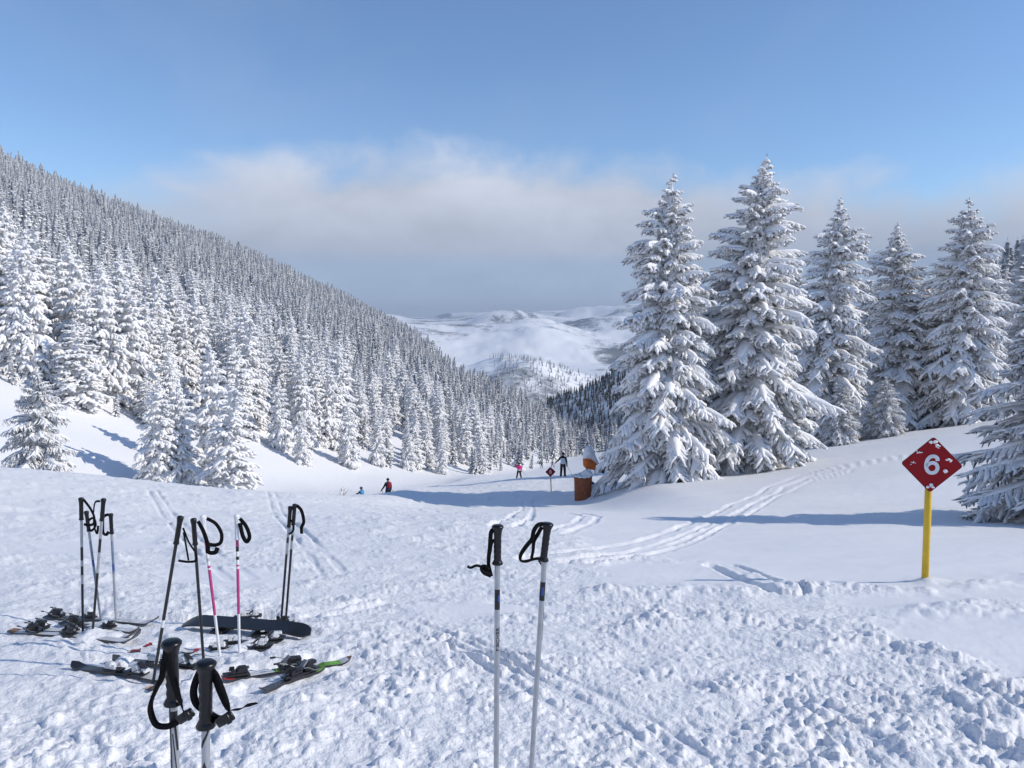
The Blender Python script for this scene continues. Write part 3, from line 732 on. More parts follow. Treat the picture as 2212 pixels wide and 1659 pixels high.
# ------------------------------------------------------------------ gear: materials
simple('grip_black', (.006, .006, .008), .30, var=.2, scale=60, bump=.05, spec=.4)
simple('strap_black', (.007, .007, .008), .8, var=.25, scale=220, bump=.35, spec=.15)
simple('grip_white', (.75, .76, .78), .45, var=.05)
simple('pole_black', (.016, .016, .018), .32, var=.3, scale=30)
simple('pole_silver', (.40, .42, .45), .36, .55, var=.12, scale=25)
simple('pole_steelblue', (.20, .26, .34), .35, .3, var=.2, scale=14)
simple('pole_white', (.74, .75, .77), .35, var=.05)
simple('pole_pink', (.46, .05, .20), .35, var=.12)
simple('print_black', (.012, .012, .015), .5)
simple('print_blue', (.03, .08, .30), .4)
simple('print_grey', (.42, .44, .47), .4)
simple('print_white', (.72, .74, .76), .5)
simple('binding_black', (.016, .016, .018), .35, var=.3, scale=50)
simple('binding_white', (.62, .63, .64), .35, var=.15, scale=40)
simple('binding_grey', (.20, .21, .22), .35, .4, var=.2, scale=40)
simple('ski_base', (.03, .03, .035), .3, var=.2)
simple('ski_dark', (.055, .058, .065), .3, var=.3, scale=9)
simple('ski_black', (.014, .014, .016), .3, var=.3, scale=9)
simple('ski_white', (.58, .59, .60), .35, var=.15, scale=6)
simple('ski_frosted', (.55, .56, .58), .6, var=.35, scale=22, bump=.2)
simple('ski_red', (.50, .03, .03), .35, var=.1)
simple('ski_green', (.14, .32, .05), .5, var=.35, scale=14)
simple('ski_brown', (.26, .13, .06), .5, var=.3)
simple('snowboard_black', (.010, .010, .012), .42, var=.4, scale=8, bump=.05)
simple('sign_red', (.27, .008, .013), .6, var=.12, scale=9, spec=.2)
simple('sign_dark_edge', (.10, .008, .010), .5)
simple('sign_white', (.66, .69, .72), .5, var=.08, scale=20)
simple('post_yellow', (.66, .43, .02), .42, var=.12, scale=7)
simple('post_cream', (.55, .50, .33), .6, var=.2, scale=7)
simple('barrel_rust', (.25, .075, .030), .8, var=.30, scale=7, bump=.3)
simple('barrel_inside', (.05, .022, .015), .85, var=.3, scale=7)
simple('tarp_orange', (.62, .14, .015), .6, var=.22, scale=5, bump=.5)
simple('paint_blue', (.018, .045, .16), .45, var=.2, scale=8)
simple('metal_dark', (.03, .03, .035), .4, .6, var=.3)
for nm, col in {'cloth_black': (.010, .010, .012), 'cloth_white': (.62, .65, .70), 'cloth_pink': (.66, .035, .22), 'cloth_navy': (.018, .022, .11), 'cloth_red': (.24, .012, .022),
                'cloth_sky': (.05, .28, .52), 'cloth_brown': (.055, .030, .032), 'cloth_grey': (.075, .08, .095), 'cloth_blue': (.05, .10, .30), 'skin': (.42, .25, .18), 'helmet_blue': (.035, .085, .15)}.items():
    simple(nm, col, .85, var=.18, scale=9, bump=.2)

# ------------------------------------------------------------------ gear: shapes
def bm_obj(name, bm, mats, parent=None, smooth=True, **kw):
    me = bpy.data.meshes.new(name); bmesh.ops.recalc_face_normals(bm, faces=bm.faces); bm.to_mesh(me); bm.free()
    for m in (mats if isinstance(mats, (list, tuple)) else [mats]): me.materials.append(MAT[m] if isinstance(m, str) else m)
    if smooth:
        for p in me.polygons: p.use_smooth = True
    return obj(name, me, parent, **kw)
def lathe(bm, prof, n=18, M=None, close=True, mat=0, squash=(1, 1), wob=None):
    """profile [(r, z)] turned about z"""
    rings = []
    for k, (r, z) in enumerate(prof):
        ring = []
        for i in range(n):
            a = 2 * math.pi * i / n; rr = r * (1 + (wob(a, k) if wob else 0)); v = Vector((rr * math.cos(a) * squash[0], rr * math.sin(a) * squash[1], z))
            ring.append(bm.verts.new(M @ v if M else v))
        rings.append(ring)
    fs = []
    for a, b in zip(rings[:-1], rings[1:]):
        for i in range(n): fs.append(bm.faces.new((a[i], a[(i + 1) % n], b[(i + 1) % n], b[i])))
    if close: fs += [bm.faces.new(rings[0][::-1]), bm.faces.new(rings[-1])]
    for f in fs: f.material_index = mat
    return rings
def tube_path(bm, pts, rad, n=8, mat=0, close=True):
    P = [Vector(p) for p in pts]; rings = []
    for k, p in enumerate(P):
        t = (P[min(k + 1, len(P) - 1)] - P[max(k - 1, 0)]).normalized()
        s = t.cross(Vector((0, 0, 1))); s = s if s.length > .05 else t.cross(Vector((1, 0, 0))); s.normalize(); u = s.cross(t)
        r = rad[k] if hasattr(rad, '__len__') else rad
        rings.append([bm.verts.new(p + s * (r * math.cos(2 * math.pi * i / n)) + u * (r * math.sin(2 * math.pi * i / n))) for i in range(n)])
    fs = []
    for a, b in zip(rings[:-1], rings[1:]):
        for i in range(n): fs.append(bm.faces.new((a[i], a[(i + 1) % n], b[(i + 1) % n], b[i])))
    if close: fs += [bm.faces.new(rings[0][::-1]), bm.faces.new(rings[-1])]
    for f in fs: f.material_index = mat
def block(bm, c, s, M=None, mat=0, top=(1, 1), shift=(0, 0), bev=0.004):
    """a tapered, bevelled block: centre c, size s; the top face scaled by top and shifted"""
    vs = []
    for dz in (-.5, .5):
        k = (1, 1) if dz < 0 else top; sh = (0, 0) if dz < 0 else shift
        for dx, dy in ((-.5, -.5), (.5, -.5), (.5, .5), (-.5, .5)):
            v = Vector((c[0] + dx * s[0] * k[0] + sh[0], c[1] + dy * s[1] * k[1] + sh[1], c[2] + dz * s[2])); vs.append(bm.verts.new(M @ v if M else v))
    q = [(0, 3, 2, 1), (4, 5, 6, 7), (0, 1, 5, 4), (1, 2, 6, 5), (2, 3, 7, 6), (3, 0, 4, 7)]
    fs = [bm.faces.new([vs[i] for i in f]) for f in q]
    for f in fs: f.material_index = mat
    if bev:
        es = {e for f in fs for e in f.edges}
        r = bmesh.ops.bevel(bm, geom=list(es), offset=bev, segments=1, affect='EDGES', clamp_overlap=True)
        for f in r['faces']: f.material_index = mat
def catmull(pts, n=8):
    P = [Vector(p) for p in pts]; out = []
    for i in range(len(P) - 1):
        a, b, c, d = P[max(i - 1, 0)], P[i], P[i + 1], P[min(i + 2, len(P) - 1)]
        for k in range(n):
            t = k / n; out.append(.5 * ((2 * b) + (c - a) * t + (2 * a - 5 * b + 4 * c - d) * t * t + (3 * b - a - 3 * c + d) * t ** 3))
    return out + [P[-1]]
def ribbon(bm, pts, w, twist=None, th=.0016, mat=0):
    """flat webbing along pts; seen face-on from -y, turned edge-on where twist (0..1) says so"""
    P = catmull(pts); n = len(P); tw = np.interp(np.linspace(0, 1, n), np.linspace(0, 1, len(twist)), twist) if twist else np.zeros(n); rows = []
    for k, p in enumerate(P):
        t = (P[min(k + 1, n - 1)] - P[max(k - 1, 0)]).normalized(); s = t.cross(Vector((0, -1, 0))); s = s.normalized() if s.length > 1e-4 else Vector((1, 0, 0))
        a = tw[k] * math.pi / 2; wd = s * math.cos(a) + Vector((0, 1, 0)) * math.sin(a); nn = wd.cross(t).normalized()
        rows.append([bm.verts.new(p + wd * (w / 2 * i) + nn * (th / 2 * j)) for i, j in ((-1, -1), (1, -1), (1, 1), (-1, 1))])
    fs = []
    for a, b in zip(rows[:-1], rows[1:]):
        for i in range(4): fs.append(bm.faces.new((a[i], a[(i + 1) % 4], b[(i + 1) % 4], b[i])))
    fs += [bm.faces.new(rows[0][::-1]), bm.faces.new(rows[-1])]
    for f in fs: f.material_index = mat
def text_mesh(txt, size, bold=.0):
    cu = bpy.data.curves.new('lettering', 'FONT'); cu.body = txt; cu.size = size; cu.offset = bold; cu.align_x = 'CENTER'; cu.align_y = 'CENTER'; cu.resolution_u = 6
    o = bpy.data.objects.new('lettering', cu); C.objects.link(o); dg = bpy.context.evaluated_depsgraph_get(); dg.update()
    me = bpy.data.meshes.new_from_object(o.evaluated_get(dg)); bpy.data.objects.remove(o); bpy.data.curves.remove(cu)
    return me

def aligned(name, base, top, label, cat, group=None):
    z = (top - base).normalized(); x = (Vector((1, 0, 0)) - z * z.x).normalized(); y = z.cross(x)
    o = thing(name, label, cat, base, group); o.rotation_euler = Matrix((x, y, z)).transposed().to_euler(); return o
def wrap_patch(bm, r, z0, z1, a0, a1, na=8, nz=10, mat=0):
    """printed patch round a shaft: edges a0(z), a1(z) in radians (0 = towards the viewer)"""
    rows = []
    for k in range(nz + 1):
        z = z0 + (z1 - z0) * k / nz; lo, hi = a0(z), a1(z)
        rows.append([bm.verts.new((r * math.sin(lo + (hi - lo) * i / na), -r * math.cos(lo + (hi - lo) * i / na), z)) for i in range(na + 1)])
    for a, b in zip(rows[:-1], rows[1:]):
        for i in range(na):
            try: bm.faces.new((a[i], a[i + 1], b[i + 1], b[i])).material_index = mat
            except ValueError: pass

GRIP = [(.0120, -.140), (.0192, -.139), (.0198, -.135), (.0160, -.128), (.0128, -.122), (.0133, -.112), (.0126, -.104), (.0136, -.094), (.0128, -.086), (.0138, -.076), (.0130, -.068), (.0139, -.056), (.0132, -.044),
        (.0137, -.034), (.0150, -.024), (.0176, -.014), (.0212, -.007), (.0214, -.003), (.0170, .0012), (.0080, .0026)]
GRIP_PLAIN = [(.0105, -.140), (.0140, -.138), (.0138, -.130), (.0118, -.122), (.0125, -.09), (.0120, -.06), (.0126, -.03), (.0148, -.016), (.0160, -.010), (.0155, -.002), (.0110, .002), (.0050, .0035)]
def ski_pole(base, top, label, group, shaft='pole_black', grip='grip_black', gl=.14, straps=(), sw=.017, r=.0082, rt=.0062, bands=(), prof=GRIP, deco=None, tilt=0.0, wide=1.0):
    Lp = (top - base).length
    o = aligned('ski_pole', base, top, label, 'ski pole', group); k = gl / .14
    bm = bmesh.new(); zs = [-.30, Lp - gl * .9]; cuts = sorted({-.30, Lp - gl * .85, *[Lp - b[0] for b in bands], *[Lp - b[1] for b in bands]})
    rad = lambda z: rt + (r - rt) * max(0, min(1, (z + .3) / Lp))
    mats = [shaft] + [b[2] for b in bands]
    for a, b in zip(cuts[:-1], cuts[1:]):
        m = 0
        for i, bd in enumerate(bands):
            if Lp - bd[1] - 1e-6 <= a and b <= Lp - bd[0] + 1e-6: m = i + 1
        lathe(bm, [(rad(a), a), (rad(b), b)], 16, close=False, mat=m)
    bm_obj('shaft', bm, mats, o)
    bm = bmesh.new()
    f = (lambda a, kk: .10 * math.cos(a + math.pi / 2) * (1 if 4 < kk < 14 else 0) * (1 if kk % 2 else -1)) if prof is GRIP else None
    fine = prof
    lathe(bm, [(q[0] * k, Lp + q[1] * k) for q in fine], 24, wob=f)
    if tilt: bmesh.ops.rotate(bm, verts=bm.verts, cent=(0, 0, Lp - gl * .5), matrix=Matrix.Rotation(tilt, 3, 'Y'))
    bm_obj('grip', bm, grip, o)
    if straps:
        bm = bmesh.new()
        for s in straps:
            pts = [(p[0] * gl, (p[2] if len(p) > 2 else 0) * gl - (0 if len(p) > 2 else .018), Lp + p[1] * gl) for p in s[0]]
            ribbon(bm, pts, (s[2] if len(s) > 2 else sw) * wide, [q * (.6 if wide > 1 else 1.15) for q in s[1]] if len(s) > 1 else None)
        bm_obj('strap', bm, 'strap_black', o)
    if deco: deco(o, Lp, rad)
    return o
def buckle(o, Lp, gl, x, z, ang, s=.024):
    bm = bmesh.new(); M = Matrix.Translation((x * gl, -.018, Lp + z * gl)) @ Matrix.Rotation(ang, 4, 'Y')
    block(bm, (0, 0, 0), (s * 1.7, .007, s * .85), M, bev=.0025); block(bm, (s * .3, -.004, 0), (s * .5, .006, s * 1.0), M, bev=.002)
    bm_obj('buckle', bm, 'grip_black', next((c for c in o.children if c.name.startswith('strap')), o))

def near_poles():
    # --- two poles closest to the camera
    Y = 1.6; g1 = .142
    def U(pts, cx, cy, g): return [((a - cx) / g, -(b - cy) / g, *(c and [c[0][0]] or [])) for a, b, *c in pts]
    t = at(*c1(965, 945), Y); b = Vector((at(*c1(958, 1659), Y).x - .0, Y + .02, 0)); b.z = gz(b.x, b.y) - .02
    def deco1(o, Lp, rad):
        bm = bmesh.new()
        wrap_patch(bm, rad(Lp) + .0003, Lp - .60, Lp - .135, lambda z: -1.6, lambda z: -.38)
        wrap_patch(bm, rad(Lp) + .0004, Lp - .245, Lp - .175, lambda z: .55 + (Lp - .175 - z) * 9 - .3, lambda z: .80 + (Lp - .175 - z) * 9)
        wrap_patch(bm, rad(Lp) + .0004, Lp - .30, Lp - .205, lambda z: -.1 + (Lp - .205 - z) * 8, lambda z: .15 + (Lp - .205 - z) * 8)
        wrap_patch(bm, rad(Lp) + .0005, Lp - .185, Lp - .155, lambda z: -1.2, lambda z: 1.4)
        bm_obj('printed_stripes', bm, 'print_black', o); buckle(o, Lp, g1, .235, -1.12, -.6)
    s1 = U([(400, 175, (-.10,)), (425, 330, (-.135,)), (500, 640, (-.14,)), (545, 830, (-.13,)), (580, 960, (-.12,)), (590, 990, (-.12,))], 410, 100, 800)
    s1b = U([(620, 960, (-.12,)), (540, 1040, (-.12,)), (450, 1105, (-.11,)), (340, 1140, (-.11,)), (230, 1110, (-.11,)), (170, 960, (-.10,)), (180, 830, (-.10,)), (250, 660, (-.10,)), (320, 520, (-.11,)), (350, 380, (-.12,)), (385, 170, (-.10,))], 410, 100, 800)
    ski_pole(b, t, 'silver and black ski pole in the foreground, left of the nearest pair, strap hanging open', 'pair of ski poles nearest the camera', 'pole_silver', gl=g1, r=.0088,
             straps=[(s1, [0, .1, .15, .4, .7, .6], .018), (s1b, [.2, .1, .1, .1, .2, .5, .7, .6, .3, .1, 0], .013)], deco=deco1)
    t = at(*c1(1160, 1062), Y - .05); b = Vector((at(*c1(1128, 1659), Y - .05).x - .012, Y - .05, 0)); b.z = gz(b.x, b.y) - .02
    def deco2(o, Lp, rad):
        bm = bmesh.new(); rr = rad(Lp) + .0003
        wrap_patch(bm, rr, Lp - .185, Lp - .138, lambda z: -1.5 + (z - Lp + .185) * 60 if z < Lp - .150 else .6, lambda z: -.6 + (z - Lp + .185) * 48)
        z0 = Lp - .225
        for zz0, zz1, hw in ((z0 - .014, z0 + .012, 1), (z0 - .026, z0 - .017, -1)):
            if hw > 0:      # open wedge pointing up
                for sgn in (-1, 1):
                    wrap_patch(bm, rr, zz0, zz1, lambda z, s_=sgn: s_ * (.95 * (zz1 - z) / (zz1 - zz0)) - (.0 if s_ > 0 else 0), lambda z, s_=sgn: s_ * max(0, (.95 * (zz1 - z) / (zz1 - zz0)) - .42), 3)
                wrap_patch(bm, rr, zz0 - .001, zz0 + .0025, lambda z: -.95, lambda z: .95)
            else: wrap_patch(bm, rr, zz0, zz1, lambda z: -.45 * (z - zz0) / (zz1 - zz0), lambda z: .45 * (z - zz0) / (zz1 - zz0))
        wrap_patch(bm, rr, z0 - .05, z0 - .038, lambda z: -.12, lambda z: .12)
        bm_obj('printed_marks', bm, 'print_black', o); buckle(o, Lp, g1, .33, -.80, -.55)
    s2 = U([(905, 400, (-.02,)), (960, 520, (.02,)), (1040, 700, (.0,)), (1110, 860, (-.02,)), (1145, 950, (-.04,))], 855, 345, 835)
    s2b = U([(1160, 985, (-.04,)), (1080, 1050, (-.02,)), (980, 1085, (.05,)), (880, 1060, (.10,)), (790, 1000, (.10,)), (715, 900, (.06,)), (690, 760, (.04,)), (715, 620, (.04,)), (775, 470, (.06,)), (820, 390, (.05,))], 855, 345, 835)
    s2c = U([(1180, 930, (-.05,)), (1260, 915, (-.05,)), (1340, 880, (-.07,)), (1400, 855, (-.05,)), (1500, 825, (-.05,))], 855, 345, 835)
    ski_pole(b, t, 'silver ski pole with black diamond mark in the foreground, right of the nearest pair', 'pair of ski poles nearest the camera', 'pole_silver', gl=g1, r=.0088,
             straps=[(s2, [.3, .1, .05, .2, .5], .020), (s2b, [.3, .1, .2, .4, .5, .3, .1, .1, .2, .3], .015), (s2c, [.6, .4, .7, .3, .5], .010)], deco=deco2)
    # --- the pair in the middle
    Y = 2.55
    t = at(1075, 1135, Y); b = Vector((at(1071, 1659, Y).x, Y, 0)); b.z = gz(b.x, b.y) - .02
    def deco3(o, Lp, rad):
        rr = rad(Lp * .8) + .0003; bm = bmesh.new()
        wrap_patch(bm, rr + .0002, Lp - .290, Lp - .220, lambda z: -1.0, lambda z: 1.15, mat=0); wrap_patch(bm, rr + .0006, Lp - .262, Lp - .240, lambda z: .3, lambda z: .95, mat=1)
        bm_obj('printed_band', bm, ['print_black', 'print_blue'], o)
        me = text_mesh('FISCHER', .0155, .0004); co = np.zeros(len(me.vertices) * 3); me.vertices.foreach_get('co', co); co = co.reshape(-1, 3)
        zc = Lp - .395; a = -co[:, 1] / rr + .35; z = zc + co[:, 0] * 1.45
        me.vertices.foreach_set('co', np.stack([(rr + .0003) * np.sin(a), -(rr + .0003) * np.cos(a), z], 1).ravel()); me.materials.append(MAT['print_black']); me.update()
        obj('lettering', me, o)
    g = .135
    def V(pts): return [((a - 392) / 250, -(q - 160) / 250, c) for a, q, c in pts]
    st = [(V([(380, 185, -.02), (352, 200, -.06), (345, 300, -.08), (335, 380, -.08), (345, 450, -.08), (352, 480, -.08)]), [.3, .3, .2, .5, .2, .1], .016),
          (V([(355, 480, -.06), (335, 450, -.08), (345, 330, -.02), (362, 250, .03)]), [.2, .3, .6, .4], .015),
          (V([(350, 470, -.10), (310, 450, -.12), (295, 420, -.12), (315, 412, -.12), (335, 440, -.1)]), [.1, .2, .4, .3, .1], .017), (V([(300, 420, -.1), (262, 410, -.1), (225, 424, -.1), (205, 414, -.1)]), [.3, .1, .5, .2], .009)]
    ski_pole(b, t, 'grey ski pole lettered FISCHER at the centre of the foreground, strap end sticking out', 'pair of ski poles in the centre', 'pole_silver', gl=g, straps=st, deco=deco3, r=.0098, rt=.0085)
    Y = 2.62
    t = at(1181, 1130, Y); b = Vector((at(1154, 1659, Y).x - .02, Y, 0)); b.z = gz(b.x, b.y) - .02
    def deco4(o, Lp, rad):
        rr = rad(Lp * .8) + .0003; bm = bmesh.new()
        wrap_patch(bm, rr + .0002, Lp - .275, Lp - .208, lambda z: -1.3, lambda z: 1.0, mat=0); wrap_patch(bm, rr + .0006, Lp - .255, Lp - .225, lambda z: -.4, lambda z: .4, mat=1)
        bm_obj('printed_band', bm, ['print_black', 'print_blue'], o)
        bm = bmesh.new(); wrap_patch(bm, rr + .0003, Lp - .42, Lp - .30, lambda z: 1.15, lambda z: 1.45); bm_obj('printed_line', bm, 'print_black', o)
    def V(pts): return [((a - 690) / 240, -(q - 145) / 240, c) for a, q, c in pts]
    st = [(V([(668, 150, -.02), (635, 158, -.05), (612, 195, -.08), (604, 245, -.08), (570, 295, -.08), (542, 345, -.08), (542, 382, -.08), (575, 388, -.07), (620, 374, -.05), (655, 368, -.03)]), [.2, .1, .1, .2, .2, .4, .5, .3, .4, .3], .015),
          (V([(662, 170, .0), (640, 215, -.02), (618, 260, -.04), (616, 320, -.04), (608, 372, -.05)]), [.3, .2, .3, .5, .5], .014), (V([(655, 385, 0), (672, 410, .06), (690, 440, .08)]), [.4, .4, .4], .008)]
    ski_pole(b, t, 'grey ski pole with dark blue band at the centre, right of the lettered one', 'pair of ski poles in the centre', 'pole_silver', gl=g, straps=st, deco=deco4, r=.0098, rt=.0082, tilt=.06)

def far_poles():
    G = 'ski poles stuck upright among the skis on the left'
    loopR = [(.08, -.06, .05), (.40, -.30, -.05), (.62, -.65, -.05), (.60, -.92, -.05), (.38, -1.02, -.02), (.10, -1.06, .03)]
    A = lambda pts: [(a, z, -.08) for a, z in pts]
    D = [((457, 137), (467, 915), 'black ski pole with grey upper shaft, leftmost of the left cluster', 'pole_black', 'grip_black', [(A([(.15, -.05), (.45, -.45), (.62, -.85), (.58, -1.12), (.35, -1.2), (.15, -1.15)]), [0, .1, .3, .2, .4, .2])],
          [(.13, .33, 'pole_silver'), (.42, .46, 'pole_silver'), (.52, .58, 'pole_silver')], GRIP_PLAIN),
         ((486, 212), (572, 836), 'slate blue ski pole leaning left across the leftmost pair of black poles', 'pole_steelblue', 'grip_black', [(A([(.1, -.45), (.35, -.35), (.42, -.7), (.2, -.95), (.05, -.9)]), [.2, .1, .3, .2, .2])],
          [(.12, .22, 'pole_silver'), (.36, .41, 'print_blue'), (.62, .9, 'pole_silver')], GRIP_PLAIN),
         ((584, 142), (517, 920), 'black ski pole leaning right, second tall pole of the left cluster', 'pole_black', 'grip_black', [(A([(-.1, -.1), (-.32, -.2), (-.34, -.8), (-.25, -1.3), (-.12, -1.55), (-.1, -1.2)]), [.5, .6, .6, .4, .2, .3], .012)],
          [(.13, .27, 'pole_silver'), (.36, .50, 'pole_silver')], GRIP_PLAIN),
         ((624, 226), (655, 840), 'pale blue-grey ski pole with hooked grip, rightmost of the left cluster', 'pole_steelblue', 'grip_black', [(A([(-.05, -.02), (-.3, -.12), (-.36, -.5), (-.36, -.9), (-.22, -1.0), (-.1, -.85)]), [0, .2, .2, .1, .1, .2], .018)],
          [(.12, .20, 'pole_silver'), (.37, .42, 'print_blue'), (.44, .9, 'pole_silver')], GRIP_PLAIN),
         ((1018, 242), (857, 1176), 'long black ski pole slanting right with a thin loop strap, near the nearest grips', 'pole_black', 'grip_black', [(A([(.18, -.35), (.45, -.8), (.75, -1.15), (.8, -1.4), (.55, -1.5), (.2, -1.52)]), [.3, .5, .4, .3, .4, .4], .010), (A([(.22, -.5), (.38, -.95), (.55, -1.45)]), [.4, .4, .4], .010)],
          [(.56, .60, 'print_white')], GRIP_PLAIN),
         ((1090, 254), (1152, 1100), 'plain black ski pole beside the two pink and white ones', 'pole_black', 'grip_black', [(A([(.2, -.08), (.38, -.5), (.5, -1.0), (.5, -1.25), (.75, -1.28), (.85, -1.1)]), [.3, .1, .1, .1, .1, .2], .02)], [], GRIP_PLAIN),
         ((1142, 236), (1243, 1032), 'leaning pink and white ski pole with white grip and wide black loop', 'pole_white', 'grip_white', [(A([(.18, -.12), (.5, -.35), (.68, -.75), (.62, -1.1), (.4, -1.2), (.15, -1.15)]), [.1, .1, .1, .1, .2, .4], .018)],
          [(.125, .150, 'print_black'), (.150, .20, 'pole_pink'), (.20, .225, 'print_black'), (.255, .275, 'print_grey'), (.30, .315, 'pole_pink'), (.325, .60, 'pole_pink')], GRIP_PLAIN),
         ((1334, 233), (1350, 1020), 'upright pink and white ski pole with white grip, right of the leaning pink one', 'pole_white', 'grip_white', [(A([(.15, -.12), (.4, -.45), (.52, -.85), (.4, -1.05), (.25, -.8), (.15, -.3)]), [.2, .1, .1, .1, .1, .2], .02)],
          [(.125, .19, 'pole_pink'), (.19, .22, 'print_black'), (.25, .27, 'print_black'), (.30, .31, 'pole_pink'), (.325, .60, 'pole_pink')], GRIP_PLAIN),
         ((1637, 186), (1580, 862), 'left of the two black and silver poles standing close together by the snowboard', 'pole_black', 'grip_black', [(A([(.1, -.6), (.25, -.9), (.22, -1.15), (.05, -1.3)]), [.2, .3, .3, .3], .012)],
          [(.12, .22, 'pole_silver'), (.26, .34, 'pole_silver')], GRIP_PLAIN),
         ((1662, 173), (1606, 862), 'right of the two black and silver poles standing close together by the snowboard', 'pole_black', 'grip_black', [(A([(.1, -.02), (.35, -.25), (.5, -.75), (.42, -1.05), (.45, -1.35)]), [.1, .1, .2, .2, .3], .02)],
          [(.12, .22, 'pole_silver'), (.26, .32, 'pole_silver')], GRIP_PLAIN)]
    for tp, bp, lab, sh, gr, st, bands, prof in D:
        b = ground(*c1(*bp)); t = at(*c1(*tp), b.y + .02)
        b.z -= .03
        ski_pole(b, t, lab, G, sh, gr, .15 if prof is GRIP_PLAIN else .14, st, .014, .0088, .0070, bands, prof, wide=1.2)

def ski_mesh(L, w, cols, tip_up=.07, tipfrac=.12, tail_up=.01):
    """ski from tail (x=0) to tip (x=L); cols: [(from fraction, material)]"""
    bm = bmesh.new(); n = 34; rows = []; fr = [i / n for i in range(n + 1)]
    for s in fr:
        e = abs(2 * s - 1); hw = w / 2 * (.70 + .30 * e ** 1.8 + .06 * (s > .5) * e)
        if s > 1 - tipfrac * .55: hw *= math.sqrt(max(.02, 1 - ((s - (1 - tipfrac * .55)) / (tipfrac * .55)) ** 2))
        if s < .02: hw *= .85
        z = tip_up * max(0, (s - (1 - tipfrac)) / tipfrac) ** 1.8 + tail_up * max(0, (.05 - s) / .05)
        th = .016 * (1 - .55 * e)
        rows.append([bm.verts.new((s * L, -hw, z)), bm.verts.new((s * L, hw, z)), bm.verts.new((s * L, hw * .9, z + th)), bm.verts.new((s * L, -hw * .9, z + th))])
    mats = ['ski_base'] + [c[1] for c in cols]
    for k, (a, b) in enumerate(zip(rows[:-1], rows[1:])):
        m = max(i for i, c in enumerate(cols) if fr[k] >= c[0] - 1e-6) + 1
        for i in range(4):
            f = bm.faces.new((a[i], a[(i + 1) % 4], b[(i + 1) % 4], b[i])); f.material_index = 0 if i in (0, 1, 3) and i != 2 else m
            if i in (1, 3): f.material_index = 0
    bm.faces.new(rows[0][::-1]); bm.faces.new(rows[-1])
    return bm, mats
def toe_piece(x, mat, z=.016, s=1.0):
    bm = bmesh.new()
    block(bm, (x, 0, z + .008 * s), (.135 * s, .064 * s, .016 * s), mat=1)
    block(bm, (x + .012 * s, 0, z + .037 * s), (.088 * s, .062 * s, .044 * s), top=(.62, .66), shift=(.010 * s, 0), mat=0, bev=.007)
    for sd in (-1, 1): block(bm, (x - .040 * s, sd * .027 * s, z + .036 * s), (.038 * s, .014 * s, .030 * s), top=(.8, .7), mat=0, bev=.003)
    block(bm, (x - .075 * s, 0, z + .014 * s), (.05 * s, .05 * s, .012 * s), mat=1, bev=.003)
    block(bm, (x + .058 * s, 0, z + .045 * s), (.014 * s, .024 * s, .016 * s), mat=2, bev=.003)
    return bm, mat
def heel_piece(x, mat, z=.016, s=1.0, up=True):
    bm = bmesh.new()
    block(bm, (x, 0, z + .007 * s), (.17 * s, .060 * s, .014 * s), mat=1)
    block(bm, (x - .010 * s, 0, z + .045 * s), (.080 * s, .062 * s, .062 * s), top=(.72, .82), shift=(.014 * s, 0), mat=0, bev=.008)
    block(bm, (x + .040 * s, 0, z + .062 * s), (.040 * s, .056 * s, .024 * s), top=(.9, .85), mat=0, bev=.005)
    for sd in (-1, 1):
        tube_path(bm, [(x + .07 * s, sd * .045 * s, z + .012), (x + .01 * s, sd * .052 * s, z + .018), (x - .06 * s, sd * .055 * s, z + .055 * s), (x - .105 * s, sd * .055 * s, z + .062 * s)], .0036 * s, 6, mat=2)
        block(bm, (x - .118 * s, sd * .055 * s, z + .063 * s), (.040 * s, .010 * s, .013 * s), mat=0, bev=.003)
    block(bm, (x + .062 * s, 0, z + .020 * s), (.045 * s, .085 * s, .007 * s), mat=1, bev=.002)
    return bm, mat
def heel_lever(x, mat, z=.016, s=1.0, up=True):
    bm = bmesh.new(); M = Matrix.Translation((x - .020 * s, 0, z + .075 * s)) @ Matrix.Rotation(-.75 if up else .25, 4, 'Y')
    block(bm, (-.035 * s, 0, .008 * s), (.085 * s, .040 * s, .013 * s), M, mat=2, bev=.004); block(bm, (-.078 * s, 0, .010 * s), (.026 * s, .052 * s, .017 * s), M, mat=0, bev=.004)
    return bm, mat
SKIS = []       # planned first so that the snow can be pressed flat beneath them
